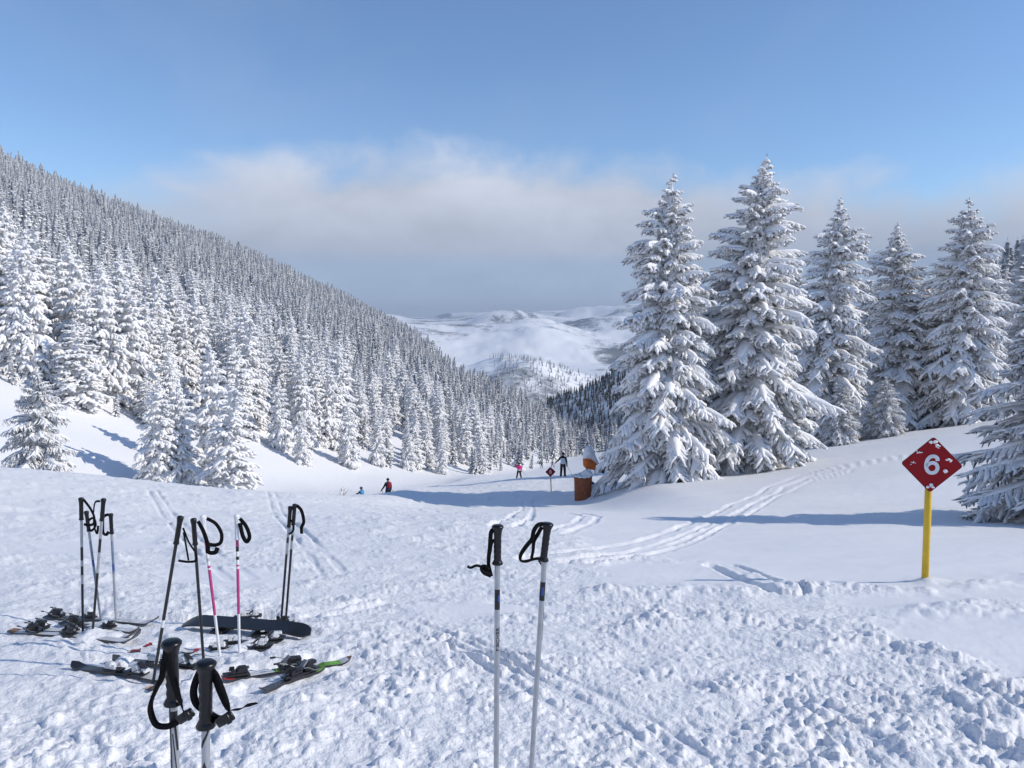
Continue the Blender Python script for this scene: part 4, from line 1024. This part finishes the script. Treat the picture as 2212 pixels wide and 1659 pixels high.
def plan_skis():
    WB = ['binding_white', 'binding_black', 'binding_black']; BB = ['binding_black', 'binding_black', 'binding_grey']; BW = ['binding_black', 'binding_white', 'binding_white']
    def add(a, b, w, cols, toe, heel, mats, label, lift=.006, tip_up=.06, roll=0, s=1.0, up=True, pitch=0.0, bury=()):
        A, B = ground(*c1(*a)), ground(*c1(*b)); SKIS.append(dict(A=A, B=B, w=w, cols=cols, toe=toe, heel=heel, mats=mats, label=label, lift=lift, tip_up=tip_up, roll=roll, s=s, up=up, pitch=pitch))
        FLATS.append(([(A.x, A.y), (B.x, B.y)], w * .9 + .03))
        for f, rr, hh in bury:
            p = A.lerp(B, f); MOUNDS.append((p.x, p.y, rr, hh))
    add((62, 897), (800, 962), .085, [(0, 'ski_brown'), (.04, 'ski_white'), (.93, 'ski_dark')], .47, .19, BB, 'white ski with a raised dark tip, front one of the left pair', tip_up=.085, bury=[(.62, .10, .035)])
    add((150, 880), (790, 938), .080, [(0, 'ski_white'), (.88, 'ski_dark')], .42, .14, BB, 'white ski just behind the front one of the left pair', tip_up=.075, bury=[(.60, .11, .05), (.8, .1, .04)])
    add((262, 815), (898, 852), .10, [(0, 'ski_dark'), (.25, 'ski_frosted'), (.95, 'print_grey')], .40, .10, BB, 'snow-dusted ski with wide pale front, rearmost on the left', tip_up=.05, bury=[(.56, .09, .03)])
    add((348, 852), (790, 902), .080, [(0, 'ski_black'), (.35, 'ski_white'), (.9, 'ski_brown')], .63, .17, BB, 'white ski with a thin brown edge, under the slate blue pole', tip_up=.02, bury=[(.80, .08, .02)])
    add((700, 1002), (795, 992), .05, [(0, 'ski_white'), (.35, 'ski_red')], None, None, BB, 'red ski tip sticking out of the snow, larger one below the raised dark tip', lift=-.02, tip_up=.015, pitch=.10)
    add((815, 976), (850, 966), .04, [(0, 'ski_red')], None, None, BB, 'small red ski tip sticking out of the snow beside the slanting black pole', lift=-.012, tip_up=.008, pitch=.25)
    add((1030, 1012), (1545, 992), .080, [(0, 'ski_white'), (.10, 'ski_red'), (.20, 'ski_white'), (.28, 'ski_black'), (.9, 'ski_dark')], .40, .86, WB, 'black ski with a red and white end in front of the snowboard', tip_up=.03, s=.9, bury=[(.24, .09, .03), (.62, .10, .03)])
    add((1180, 978), (1610, 948), .078, [(0, 'ski_white'), (.2, 'ski_black')], .32, .86, WB, 'black ski with white bindings just behind the red-ended one', tip_up=.03, s=.9, bury=[(.55, .11, .04)])
    add((930, 1172), (410, 1098), .085, [(0, 'ski_white'), (.3, 'ski_dark'), (.85, 'ski_black')], .55, .28, WB, 'dark ski with white bindings and raised tip, left of the nearest grips', tip_up=.03, s=1.05)
    add((1128, 1108), (640, 1062), .080, [(0, 'ski_black'), (.25, 'ski_white'), (.5, 'ski_dark')], .50, .18, WB, 'dark ski with white bindings partly hidden behind the nearest left grip', tip_up=.03, s=1.05, bury=[(.85, .12, .05)])
    add((1250, 1172), (1978, 1068), .082, [(0, 'ski_red'), (.08, 'ski_black'), (.20, 'ski_white'), (.36, 'ski_green'), (.42, 'ski_white'), (.50, 'ski_dark'), (.66, 'ski_frosted'), (.74, 'ski_green'), (.90, 'ski_frosted'), (.96, 'ski_brown')], .12, .52, BB, 'white and black ski with a bright green front, longer of the green pair', tip_up=.03, s=1.1, bury=[(.86, .06, .02)])
    add((1478, 1236), (1822, 1108), .078, [(0, 'ski_dark'), (.3, 'ski_black'), (.80, 'ski_green')], .50, .72, BB, 'dark ski with a short green end, nearer of the green pair', tip_up=.03, s=1.1, bury=[(.22, .06, .02)])
    add((1205, 832), (1462, 822), .075, [(0, 'ski_black'), (.3, 'ski_white'), (.6, 'ski_red'), (.75, 'ski_white')], .62, .90, WB, 'red and white ski half buried behind the snowboard', tip_up=.02, s=.8)
    add((1535, 858), (1660, 850), .075, [(0, 'ski_black')], .45, None, BB, 'short visible length of black ski behind the snowboard end', tip_up=.02, s=1.0)
    add((838, 1212), (880, 1224), .05, [(0, 'ski_brown')], None, None, BB, 'orange-brown ski tip poking from the snow below the slanting black pole', lift=-.006, tip_up=.02, pitch=.2)
    sb = ground(1998, 1256); MOUNDS.append((sb.x + .03, sb.y - .02, .22, .05))
    BA, BB_ = ground(*c1(1035, 868)), ground(*c1(1748, 930))
    FLATS.append(([(BA.x, BA.y), (BB_.x, BB_.y)], .17)); SKIS.append(dict(board=(BA, BB_)))
def build_skis():
    for d in SKIS:
        if 'board' in d: continue
        A, B = d['A'].copy(), d['B'].copy(); L = (B - A).length; A.z += d['lift']; B.z += d['lift'] + d['pitch'] * L
        x = (B - A).normalized(); y = Vector((0, 0, 1)).cross(x).normalized(); z = x.cross(y)
        o = thing('ski', d['label'], 'ski', A, 'skis lying in the snow'); o.rotation_euler = (Matrix((x, y, z)).transposed() @ Matrix.Rotation(d['roll'], 3, 'X')).to_euler()
        bm, mats = ski_mesh(L, d['w'] * .82, d['cols'], d['tip_up']); bm_obj('ski_body', bm, mats, o, smooth=False)
        if d['toe'] is not None: bm, m = toe_piece(d['toe'] * L, d['mats'], s=d['s'] * .74); bm_obj('toe_binding', bm, m, o, smooth=False)
        if d['heel'] is not None: bm, m = heel_piece(d['heel'] * L, d['mats'], s=d['s'] * .74, up=d['up']); hb = bm_obj('heel_binding', bm, m, o, smooth=False); bm, m = heel_lever(d['heel'] * L, d['mats'], s=d['s'] * .74, up=d['up']); bm_obj('lever', bm, m, hb, smooth=False)
    A, B = [d for d in SKIS if 'board' in d][0]['board']; L = (B - A).length
    o = thing('snowboard', 'black snowboard lying base up across the snow behind the pink poles', 'snowboard', A + Vector((0, 0, .05)))
    x = (B - A).normalized(); y = Vector((0, 0, 1)).cross(x).normalized(); z = x.cross(y)
    o.rotation_euler = (Matrix((x, y, z)).transposed() @ Matrix.Rotation(.16, 3, 'X')).to_euler()
    bm = bmesh.new(); n = 40; rows = []
    for i in range(n + 1):
        s = i / n; e = abs(2 * s - 1); hw = .074 * (.86 + .14 * e ** 2)
        if e > .80: hw *= math.sqrt(max(.0, 1 - ((e - .80) / .20) ** 2.4)) * .999 + .001
        zz = -.03 * max(0, (e - .74) / .26) ** 1.8 + .012 * (1 - e * e)
        rows.append([bm.verts.new((s * L, -hw, zz)), bm.verts.new((s * L, hw, zz)), bm.verts.new((s * L, hw, zz + .010)), bm.verts.new((s * L, -hw, zz + .010))])
    for a, b in zip(rows[:-1], rows[1:]):
        for i in range(4): bm.faces.new((a[i], a[(i + 1) % 4], b[(i + 1) % 4], b[i]))
    bm.faces.new(rows[0][::-1]); bm.faces.new(rows[-1])
    bm_obj('board', bm, 'snowboard_black', o, smooth=False)
    for f in (.34, .66):        # bindings underneath, pressed into the snow
        bm = bmesh.new(); block(bm, (f * L, 0, -.02), (.10, .20, .03)); block(bm, (f * L, .07, -.055), (.10, .05, .05), top=(.9, .9)); bm_obj('binding', bm, 'binding_black', o, smooth=False)

# ------------------------------------------------------------------ signs, barrel, snow gun
def blob(bm, c, s, seed, n=10, m=7, mat=0):
    """lumpy flattened lump of snow"""
    g = random.Random(seed); rows = []
    for j in range(m + 1):
        ph = math.pi * j / m; row = []
        for i in range(n):
            a = 2 * math.pi * i / n; k = 1 + .35 * math.sin(3 * a + seed) * math.sin(ph) * .5 + .25 * (g.random() - .5)
            row.append(bm.verts.new((c[0] + s[0] * k * math.cos(a) * math.sin(ph), c[1] + s[1] * k * math.sin(a) * math.sin(ph), c[2] + s[2] * k * math.cos(ph))))
        rows.append(row)
    for a, b in zip(rows[:-1], rows[1:]):
        for i in range(n):
            f = bm.faces.new((a[i], b[i], b[(i + 1) % n], a[(i + 1) % n])); f.material_index = mat
def piste_sign(base, top_c, half, post_r, label, post_mat, yaw, roll, snow):
    """diamond plate whose centre is at top_c, on a post planted at base"""
    o = aligned('piste_sign', base, top_c, label, 'sign', 'numbered piste signs'); Lp = (top_c - base).length
    bm = bmesh.new(); lathe(bm, [(post_r, -.3), (post_r, Lp + half * .55)], 16); bm_obj('post', bm, post_mat, o)
    M = Matrix.Translation((0, -post_r - .006, Lp)) @ Matrix.Rotation(yaw, 4, 'Z') @ Matrix.Rotation(roll, 4, 'Y')
    def plate(h, y0, y1, cr):
        bm = bmesh.new(); P = []
        for k in range(4):
            a0 = math.pi / 2 * k; cx_, cz_ = (h - cr * 1.414) * math.sin(a0), (h - cr * 1.414) * math.cos(a0)
            for q in range(-3, 4): a = a0 + q * math.pi / 12; P.append((cx_ + cr * math.sin(a), cz_ + cr * math.cos(a)))
        f = [bm.verts.new(M @ Vector((p[0], y0, p[1]))) for p in P]; b = [bm.verts.new(M @ Vector((p[0], y1, p[1]))) for p in P]
        bm.faces.new(f); bm.faces.new(b[::-1]); n = len(P)
        for i in range(n): bm.faces.new((f[i], b[i], b[(i + 1) % n], f[(i + 1) % n]))
        return bm
    bm_obj('back_plate', plate(half, -.002, .004, half * .10), 'sign_dark_edge', o, smooth=False)
    face = bm_obj('face', plate(half * .975, -.005, -.002, half * .10), 'sign_red', o, smooth=False)
    six = [(.165, .135), (.145, .235), (.055, .29), (-.065, .265), (-.150, .16), (-.182, .0), (-.165, -.15), (-.09, -.262), (.01, -.29), (.115, -.255), (.172, -.155), (.165, -.045), (.10, .04), (.005, .06), (-.10, .015), (-.165, -.07)]
    bm = bmesh.new(); ribbon(bm, [(a * half * 1.02, -.0085, b * half * 1.02 + half * .01) for a, b in six], half * .125, th=.003); bm.transform(M); bm_obj('number', bm, 'sign_white', face, smooth=False)
    for i, (x, z, sx, sz) in enumerate(snow):
        x, z = x * .90, z * .90
        bm = bmesh.new(); 
        gq = random.Random(i * 13 + 5)
        for q in range(6):
            k = .35 + .6 * gq.random() ** 2; blob(bm, (x * half + sx * half * 1.5 * (gq.random() - .5), -.007, z * half + sz * half * 1.8 * (gq.random() - .5) + .25 * sx * half * (gq.random() - .5)), (sx * half * .55 * k, .004 + .008 * k, sz * half * .8 * k), i * 7 + q, 8, 5)
        bm.transform(M); bm_obj('stuck_snow', bm, 'snow_small', face)
    return o
def signs():
    b = ground(1998, 1256); c = at(2008, 1002, b.y - .02); half = 62.0 / FOC * b.y
    piste_sign(Vector((b.x, b.y, b.z - .05)), c, half, 7.4 / FOC * b.y, 'large red diamond sign numbered 6 on a yellow post, flecked with snow', 'post_yellow', -.22, .03,
               [(0, .86, .17, .08), (.16, .70, .12, .05), (-.45, .46, .15, .07), (-.66, .03, .12, .05), (.62, .20, .12, .05), (.56, -.22, .12, .06), (.02, -.82, .15, .08)])
    Y = 43.0; x = at(1190, 1060, Y).x; b = Vector((x + .02, Y, gz(x, Y))); c = at(1189, 1019, Y); half = 20.5 / 2 * 1.12 / FOC * Y
    piste_sign(b, c, half, .035, 'small distant red diamond sign numbered 6 on a thin pale post', 'post_cream', 0, .02, [(0, .85, .1, .08)])
def barrel_and_gun():
    Y = 38.0; p = at(1259, 1072, Y); z0 = gz(p.x, Y); zr = at(1259, 1072, Y).z; z0 = min(z0, zr) if abs(z0 - zr) < 1.2 else z0
    w = 40 / FOC * Y / 2; hL = at(1259, 1028, Y).z - z0
    o = thing('barrel', 'rust-brown open barrel with snow on top, in the shade of the leftmost knoll spruce', 'barrel', (p.x, Y, z0))
    n = 40
    def rim(a): return hL * (1.0 + .20 * max(0, math.cos(a - .7)) ** 2)
    bm = bmesh.new(); cols = []
    for i in range(n):
        a = 2 * math.pi * i / n; col = []
        for k in range(7):
            s = k / 6; rr = w * (.90 + .10 * s) * (1 + .012 * math.sin(a * 5 + s * 3)); col.append(bm.verts.new((rr * math.cos(a), rr * math.sin(a), -.5 * (1 - s) ** 3 * .6 + s * rim(a))))
        for k in (6, 3, 0): rr = w * (.90 + .10 * k / 6) - .035; col.append(bm.verts.new((rr * math.cos(a), rr * math.sin(a), k / 6 * rim(a) - .02)))
        cols.append(col)
    for i in range(n):
        a, b = cols[i], cols[(i + 1) % n]
        for k in range(8): f = bm.faces.new((a[k], b[k], b[k + 1], a[k + 1])); f.material_index = 0 if k < 6 else 1
    bm_obj('wall', bm, ['barrel_rust', 'barrel_inside'], o)
    bm = bmesh.new(); rr = []
    for j in range(7):
        s = 1 - j / 6; row = [bm.verts.new((s * w * .98 * math.cos(2 * math.pi * i / n), s * w * .98 * math.sin(2 * math.pi * i / n), rim(2 * math.pi * i / n) - .05 + .16 * (1 - s * s) * (1 - .7 * (1 - s)) + .03 * math.sin(5 * i + j))) for i in range(n)]; rr.append(row)
    for a, b in zip(rr[:-1], rr[1:]):
        for i in range(n): bm.faces.new((a[i], a[(i + 1) % n], b[(i + 1) % n], b[i]))
    bm_obj('snow_fill', bm, 'snow_small', o)
    bm = bmesh.new()
    for i in range(n + 1):      # ridge of snow along the rim
        pass
    tube_path(bm, [((w - .015) * math.cos(2 * math.pi * i / n), (w - .015) * math.sin(2 * math.pi * i / n), rim(2 * math.pi * i / n) + .012) for i in range(n + 1)], [.035 + .016 * math.sin(i * 1.7) for i in range(n + 1)], 6, close=False)
    bm_obj('snow_rim', bm, 'snow_small', o)
    bm = bmesh.new(); blob(bm, (w * .55, -w * .75, .02), (.20, .14, .16), 5); blob(bm, (w * .85, -w * .3, .02), (.22, .2, .22), 8); bm_obj('snow_drift', bm, 'snow_small', o)
    # snow gun under an orange cover
    Y = 41.5; u = 1 / FOC * Y
    c = at(1276, 998, Y); zg = gz(c.x, Y)
    o = thing('snow_gun', 'snow gun under an orange cover capped with snow, behind the barrel', 'snow gun', (c.x, Y, zg)); h = c.z - zg
    bm = bmesh.new(); lathe(bm, [(.17, -.3), (.16, h * .35), (.12, h * .5), (.12, h * .86)], 14, Matrix.Translation((-6 * u, 0, 0))); bm_obj('leg', bm, 'paint_blue', o)
    bm = bmesh.new(); block(bm, (10 * u, -.1, h * .22), (.75, .5, .42), top=(.25, .6), shift=(-.3, 0), bev=.02); bm_obj('base', bm, 'paint_blue', o, smooth=False)
    bm = bmesh.new(); M = Matrix.Translation((22 * u, -.1, h - 14 * u)) @ Matrix.Rotation(math.pi / 2 + .2, 4, 'Y'); lathe(bm, [(.13, -.5), (.20, -.2), (.22, .12), (.24, .14), (.24, .2), (.18, .2), (.16, .05)], 20, M); bm_obj('nozzle', bm, 'metal_dark', o)
    # draped cover: a sagging lofted hood, closed end at the left, tapering to the right
    def hood(bm, stations, n=18, seed=1):
        g = random.Random(seed); rings = []
        for k, (x, z, ry, rz_) in enumerate(stations):
            rings.append([bm.verts.new((x, ry * math.cos(2 * math.pi * i / n) * (1 + .10 * math.sin(3 * i + k * 2)), z + rz_ * math.sin(2 * math.pi * i / n) * (1 + .10 * math.cos(2.3 * i + k * 1.7)))) for i in range(n)])
        for a, b in zip(rings[:-1], rings[1:]):
            for i in range(n): bm.faces.new((a[i], b[i], b[(i + 1) % n], a[(i + 1) % n]))
        bm.faces.new(rings[0]); bm.faces.new(rings[-1][::-1])
    bm = bmesh.new(); hood(bm, [(-17 * u, h + 3 * u, .10, .12), (-16 * u, h + 2 * u, .36, .26), (-9 * u, h - 1 * u, .46, .36), (-1 * u, h - 3 * u, .46, .34), (8 * u, h - 6 * u, .42, .28), (15 * u, h - 10 * u, .36, .18), (20 * u, h - 13 * u, .28, .10)])
    bm_obj('cover', bm, 'tarp_orange', o)
    bm = bmesh.new(); hood(bm, [(-17 * u, h + 11 * u, .10, .10), (-15 * u, h + 14 * u, .32, .26), (-9 * u, h + 19 * u, .44, .36), (-1 * u, h + 20 * u, .46, .36), (6 * u, h + 14 * u, .40, .34), (11 * u, h + 4 * u, .34, .22), (18 * u, h - 6 * u, .26, .10), (24 * u, h - 11 * u, .1, .04)], seed=3)
    bm_obj('snow_cap', bm, 'snow_small', o)

# ------------------------------------------------------------------ people
def figure(label, loc, rz, J, E, rad, segmat, extra=None, group=None):
    """one continuous skinned body. J: name -> point, E: edges, rad: name -> (rx, ry), segmat: edge -> material"""
    names = list(J); idx = {n: i for i, n in enumerate(names)}
    me = bpy.data.meshes.new('body'); me.from_pydata([J[n] for n in names], [(idx[a], idx[b]) for a, b in E], []); me.update()
    t = bpy.data.objects.new('body_skeleton', me); C.objects.link(t)
    t.modifiers.new('skin', 'SKIN')
    for i, n in enumerate(names):
        v = me.skin_vertices[0].data[i]; v.radius = rad[n]; v.use_root = (n == 'pelvis')
    sb = t.modifiers.new('smooth', 'SUBSURF'); sb.levels = 2; sb.render_levels = 2
    dg = bpy.context.evaluated_depsgraph_get(); dg.update()
    body = bpy.data.meshes.new_from_object(t.evaluated_get(dg)); bpy.data.objects.remove(t)
    mats = sorted(set(segmat.values())); body.materials.clear()
    for m in mats: body.materials.append(MAT[m])
    segs = [(Vector(J[a]), Vector(J[b]), mats.index(segmat[(a, b)])) for a, b in E]
    for p in body.polygons:
        best, bi = 1e9, 0
        for a, b, m in segs:
            ab = b - a; k = max(0, min(1, (p.center - a).dot(ab) / max(1e-9, ab.length_squared))); d = (p.center - a - ab * k).length
            if d < best: best, bi = d, m
        p.material_index = bi; p.use_smooth = True
    o = thing('person', label, 'person', loc, group, rz)
    obj('body', body, o)
    if extra: extra(o)
    return o
def person(label, loc, rz, h=1.75, coat='cloth_black', lower='cloth_black', legs='cloth_black', sleeves=None, armL='down', armR='down', stance=.16, lean=0.0, head='hat', hat='cloth_black', pack=None, panel=None, crouch=0.0, group=None):
    k = h / 1.75; sl = sleeves or coat
    hip = .93 - crouch; kn = .50 - crouch * .45; sh = 1.43 - crouch; ly = lean
    J = {'pelvis': (0, ly * .1, hip), 'waist': (0, ly * .3, hip + .14), 'chest': (0, ly * .7, hip + .36), 'collar': (0, ly, sh + .03), 'neck': (0, ly * 1.05 - .005, sh + .10), 'skull': (0, ly * 1.1 + .015, sh + .20), 'crown': (0, ly * 1.1 + .01, sh + .29)}
    arm = {'down': ((.25, .02, -.26), (.27, .10, -.50), (.27, .14, -.60)), 'out': ((.32, .06, -.20), (.50, .16, -.36), (.56, .20, -.40)), 'up': ((.34, -.02, -.10), (.22, .12, .06), (.15, .12, .12)), 'fwd': ((.25, .14, -.20), (.22, .36, -.24), (.21, .44, -.22)),
           'wide': ((.30, .02, -.22), (.44, .10, -.44), (.50, .13, -.52))}
    for s, nm, w in ((-1, 'L', armL), (1, 'R', armR)):
        a = arm[w]; J['sh' + nm] = (s * .19, ly, sh - .02)
        for q, off in zip(('el', 'wr', 'ha'), a): J[q + nm] = (s * off[0], ly + off[1], sh - .02 + off[2])
        J['hp' + nm] = (s * .10, ly * .1, hip - .06); J['kn' + nm] = (s * (.10 + stance * .45), .04 + crouch * .5, kn); J['an' + nm] = (s * (.10 + stance), -.02, .09); J['to' + nm] = (s * (.11 + stance), .17, .05)
    E = [('pelvis', 'waist'), ('waist', 'chest'), ('chest', 'collar'), ('collar', 'neck'), ('neck', 'skull'), ('skull', 'crown')]
    sm = {E[0]: lower, E[1]: coat if not panel else lower, E[2]: coat, E[3]: 'cloth_black', E[4]: 'skin', E[5]: hat}
    for nm in 'LR':
        for a, b, m in (('collar', 'sh', coat), ('sh', 'el', sl), ('el', 'wr', sl), ('wr', 'ha', 'cloth_black')):
            e = (a if a == 'collar' else a + nm, b + nm); E.append(e); sm[e] = m
        for a, b, m in (('pelvis', 'hp', legs), ('hp', 'kn', legs), ('kn', 'an', legs), ('an', 'to', 'cloth_black')):
            e = (a if a == 'pelvis' else a + nm, b + nm); E.append(e); sm[e] = m
    rad = {'pelvis': (.19, .15), 'waist': (.185, .15), 'chest': (.20, .155), 'collar': (.13, .11), 'neck': (.065, .065), 'skull': (.095, .11), 'crown': (.06, .07)}
    for nm in 'LR':
        rad.update({'sh' + nm: (.085, .085), 'el' + nm: (.070, .070), 'wr' + nm: (.052, .052), 'ha' + nm: (.046, .04), 'hp' + nm: (.125, .125), 'kn' + nm: (.095, .095), 'an' + nm: (.085, .085), 'to' + nm: (.055, .05)})
    J = {n: tuple(c * k for c in v) for n, v in J.items()}; rad = {n: tuple(c * k for c in v) for n, v in rad.items()}
    sk = Vector(J['skull'])
    def extra(o):
        bm = bmesh.new()
        if head == 'helmet': lathe(bm, [(.128, -.03), (.132, .02), (.125, .07), (.095, .125), (.05, .15), (.01, .157)], 18, Matrix.Translation(sk + Vector((0, -.005, .01))) @ Matrix.Scale(k, 4), squash=(.95, 1.1)); bm_obj('helmet', bm, hat, o)
        else: lathe(bm, [(.112, .015), (.118, .05), (.110, .10), (.075, .15), (.03, .168), (.005, .17)], 16, Matrix.Translation(sk) @ Matrix.Scale(k, 4), squash=(.95, 1.05)); bm_obj('hat', bm, hat, o)
        bm = bmesh.new(); block(bm, sk + Vector((0, .105 * k, .02 * k)), (.15 * k, .04 * k, .065 * k), bev=.015 * k); bm_obj('goggles', bm, 'metal_dark', o)
        bm = bmesh.new(); block(bm, sk + Vector((0, .115 * k, -.035 * k)), (.028 * k, .03 * k, .05 * k), top=(.6, .6), bev=.006 * k); bm_obj('nose', bm, 'skin', o)
        for s, nm in ((-1, 'L'), (1, 'R')):      # mitten fingers closed round a grip
            hp = Vector(J['ha' + nm]); bm = bmesh.new()
            for q in range(4):
                b0 = hp + Vector((-.028 + .019 * q, .01, -.02)) * k; tube_path(bm, [b0, b0 + Vector((0, .035, -.035)) * k, b0 + Vector((0, .02, -.07)) * k], [.012 * k, .012 * k, .009 * k], 6)
            b0 = hp + Vector((-s * .035, .01, -.005)) * k; tube_path(bm, [b0, b0 + Vector((-s * .02, .035, -.02)) * k, b0 + Vector((0, .05, -.035)) * k], [.013 * k, .012 * k, .009 * k], 6)
            bm_obj('glove', bm, 'cloth_black', o)
        if pack:
            bm = bmesh.new(); c = Vector(J['chest']); block(bm, c + Vector((0, -.21 * k, .02)), (.30 * k, .17 * k, .46 * k), top=(.85, .75), bev=.05 * k); block(bm, c + Vector((0, -.30 * k, -.06)), (.22 * k, .08 * k, .24 * k), top=(.9, .8), bev=.03 * k); bm_obj('backpack', bm, pack, o)
        if panel:
            bm = bmesh.new(); c = Vector(J['chest']); rows = []
            for i in range(9):
                t_ = -1 + 2 * i / 8; rows.append([bm.verts.new(c + Vector((math.sin(t_ * .95) * w * k, -math.cos(t_ * .95) * .185 * k + .0, z * k))) for z, w in ((-.30, .19), (-.1, .20), (.06, .205), (.10, .16))])
            for a, b in zip(rows[:-1], rows[1:]):
                for i in range(3): bm.faces.new((a[i], b[i], b[i + 1], a[i + 1]))
            bm_obj('back_panel', bm, panel, o)
    return figure(label, loc, rz, J, E, rad, sm, extra, group)
def thin_pole(a, b, label, group):
    a, b = Vector(a), Vector(b); o = aligned('ski_pole', b, a, label, 'ski pole', group); L = (a - b).length
    bm = bmesh.new(); lathe(bm, [(.010, 0), (.014, L - .12)], 8); bm_obj('shaft', bm, 'pole_silver', o)
    bm = bmesh.new(); lathe(bm, [(.018, L - .13), (.020, L - .02), (.014, L)], 8); bm_obj('grip', bm, 'grip_black', o)
    bm = bmesh.new(); lathe(bm, [(.012, .05), (.045, .055), (.045, .062), (.012, .07)], 10); bm_obj('basket', bm, 'grip_black', o)
def people():
    def put(px, Y, head=None, h=1.75):
        if head:        # stand where the top of the head meets the height seen
            Y = min(np.arange(Y * .8, Y * 1.25, .25), key=lambda q: abs(project((at(px, head, q).x, q, gz(at(px, head, q).x, q) + h))[1] - head) + .02 * abs(q - Y))
        x = at(px, 1030, Y).x; p = Vector((x, Y, gz(x, Y))); print('person', px, round(Y, 1), [round(c) for c in project(p)], [round(c) for c in project(p + Vector((0, 0, h)))]); return p
    G = 'ski poles held by skiers on the run'
    p = put(1216, 56); person('person in a black jacket with white back panel, one arm held out', p, -.15, 1.80, 'cloth_black', 'cloth_white', 'cloth_black', armL='out', armR='down', stance=.05, panel='cloth_white')
    thin_pole(p + Vector((-.58, .12, 1.05)), p + Vector((-.70, .3, .0)), 'ski pole in the outstretched hand of the person in black and white', G); thin_pole(p + Vector((.30, .1, .85)), p + Vector((.75, -.25, .02)), 'ski pole trailing beside the black trousers of the person in black and white', G)
    p = put(1121, 63, 1000, 1.76); person('person in a pink and white jacket with black trousers and one elbow raised', p, .1, 1.72, 'cloth_pink', 'cloth_white', 'cloth_black', sleeves='cloth_pink', armL='up', armR='down', stance=.16, panel=None)
    thin_pole(p + Vector((.33, .1, .85)), p + Vector((.95, -.4, .25)), 'ski pole trailing from the hand of the person in pink', G)
    p = put(838, 57, 1033, 1.78); person('person in a navy jacket with a red backpack, one arm reaching down to the side', p, .55, 1.74, 'cloth_navy', 'cloth_navy', 'cloth_black', sleeves='cloth_black', armL='wide', armR='down', stance=.06, pack='cloth_red')
    thin_pole(p + Vector((-.46, .0, .90)), p + Vector((-.1, -.5, .02)), 'ski pole in the lowered hand of the person with the red backpack', G); thin_pole(p + Vector((.30, .0, .88)), p + Vector((.85, -.3, .2)), 'ski pole sticking out behind the person with the red backpack', G)
    p = put(783, 52, 1054, 1.15); person('small person in a blue and white jacket with blue helmet, half hidden by the slope', p, .9, 1.28, 'cloth_sky', 'cloth_blue', 'cloth_brown', sleeves='cloth_brown', armL='fwd', armR='fwd', stance=.12, lean=.16, head='helmet', hat='helmet_blue', crouch=.16)
    for px, lab in ((1170, 'tiny distant skier in grey, left of the small red sign'), (1193, 'tiny distant skier in grey, right of the small red sign')):
        p = put(px, 190); person(lab, p, .2, 1.75, 'cloth_grey', 'cloth_grey', 'cloth_grey', armL='wide', armR='wide', stance=.2, hat='cloth_grey')

# ------------------------------------------------------------------ shrubs poking through the snow
def shrub(label, px, Y, h, n, spread, lean, seed, top=None):
    g = random.Random(seed); x = at(px, 1030, Y).x; z = gz(x, Y); o = thing('shrub', label, 'shrub', (x, Y, z - .05), 'snowed-in shrubs')
    bm, bs = bmesh.new(), bmesh.new()
    for i in range(n):
        a = g.random() * 6.28; r = g.random() ** .6 * spread; hh = h * (1 - .5 * r / spread) * (.6 + .5 * g.random()); t = Vector((r * math.cos(a) + lean * hh, r * math.sin(a), hh)); b = Vector((t.x * .15, t.y * .15, 0)); m = b.lerp(t, .6) + Vector((0, 0, hh * .15))
        tube_path(bm, [b, m, t], [.02, .014, .006], 5)
        for q in range(9):
            f = .25 + .75 * g.random(); c = b.lerp(m, f / .6) if f < .6 else m.lerp(t, (f - .6) / .4); d = Vector((g.random() - .5, g.random() - .5, -.35 * g.random())) * .55 * (1.1 - .5 * f) * h * .5
            tube_path(bm, [c, c + d * .6, c + d], [.03, .028, .008], 4)
            if g.random() < .8: tube_path(bs, [c + Vector((0, 0, .03)), c + d * .6 + Vector((0, 0, .035)), c + d + Vector((0, 0, .01))], [.05, .055, .015], 5)
    bm_obj('twigs', bm, 'needles', o); bm_obj('snow_cover', bs, 'snow_on_tree', o)
def shrubs():
    shrub('low frosted shrub beside the lone open-branched spruce on the left', 170, 43, 1.05, 9, .55, .1, 3)
    shrub('bent snow-covered shrub alone on the bare white bank', 737, 82, 1.55, 10, .7, .55, 5)
    shrub('small frosted twig bush left of the bent shrub tip on the bank', 715, 84, .6, 4, .4, -.6, 9)

plan_skis()
build_ground(); build_far()
make_tree_meshes(); hero_trees(); forest(); shrubs()
signs(); barrel_and_gun(); people(); far_poles(); build_skis(); near_poles()
haze()
print('script', round(time.time() - T0, 1))
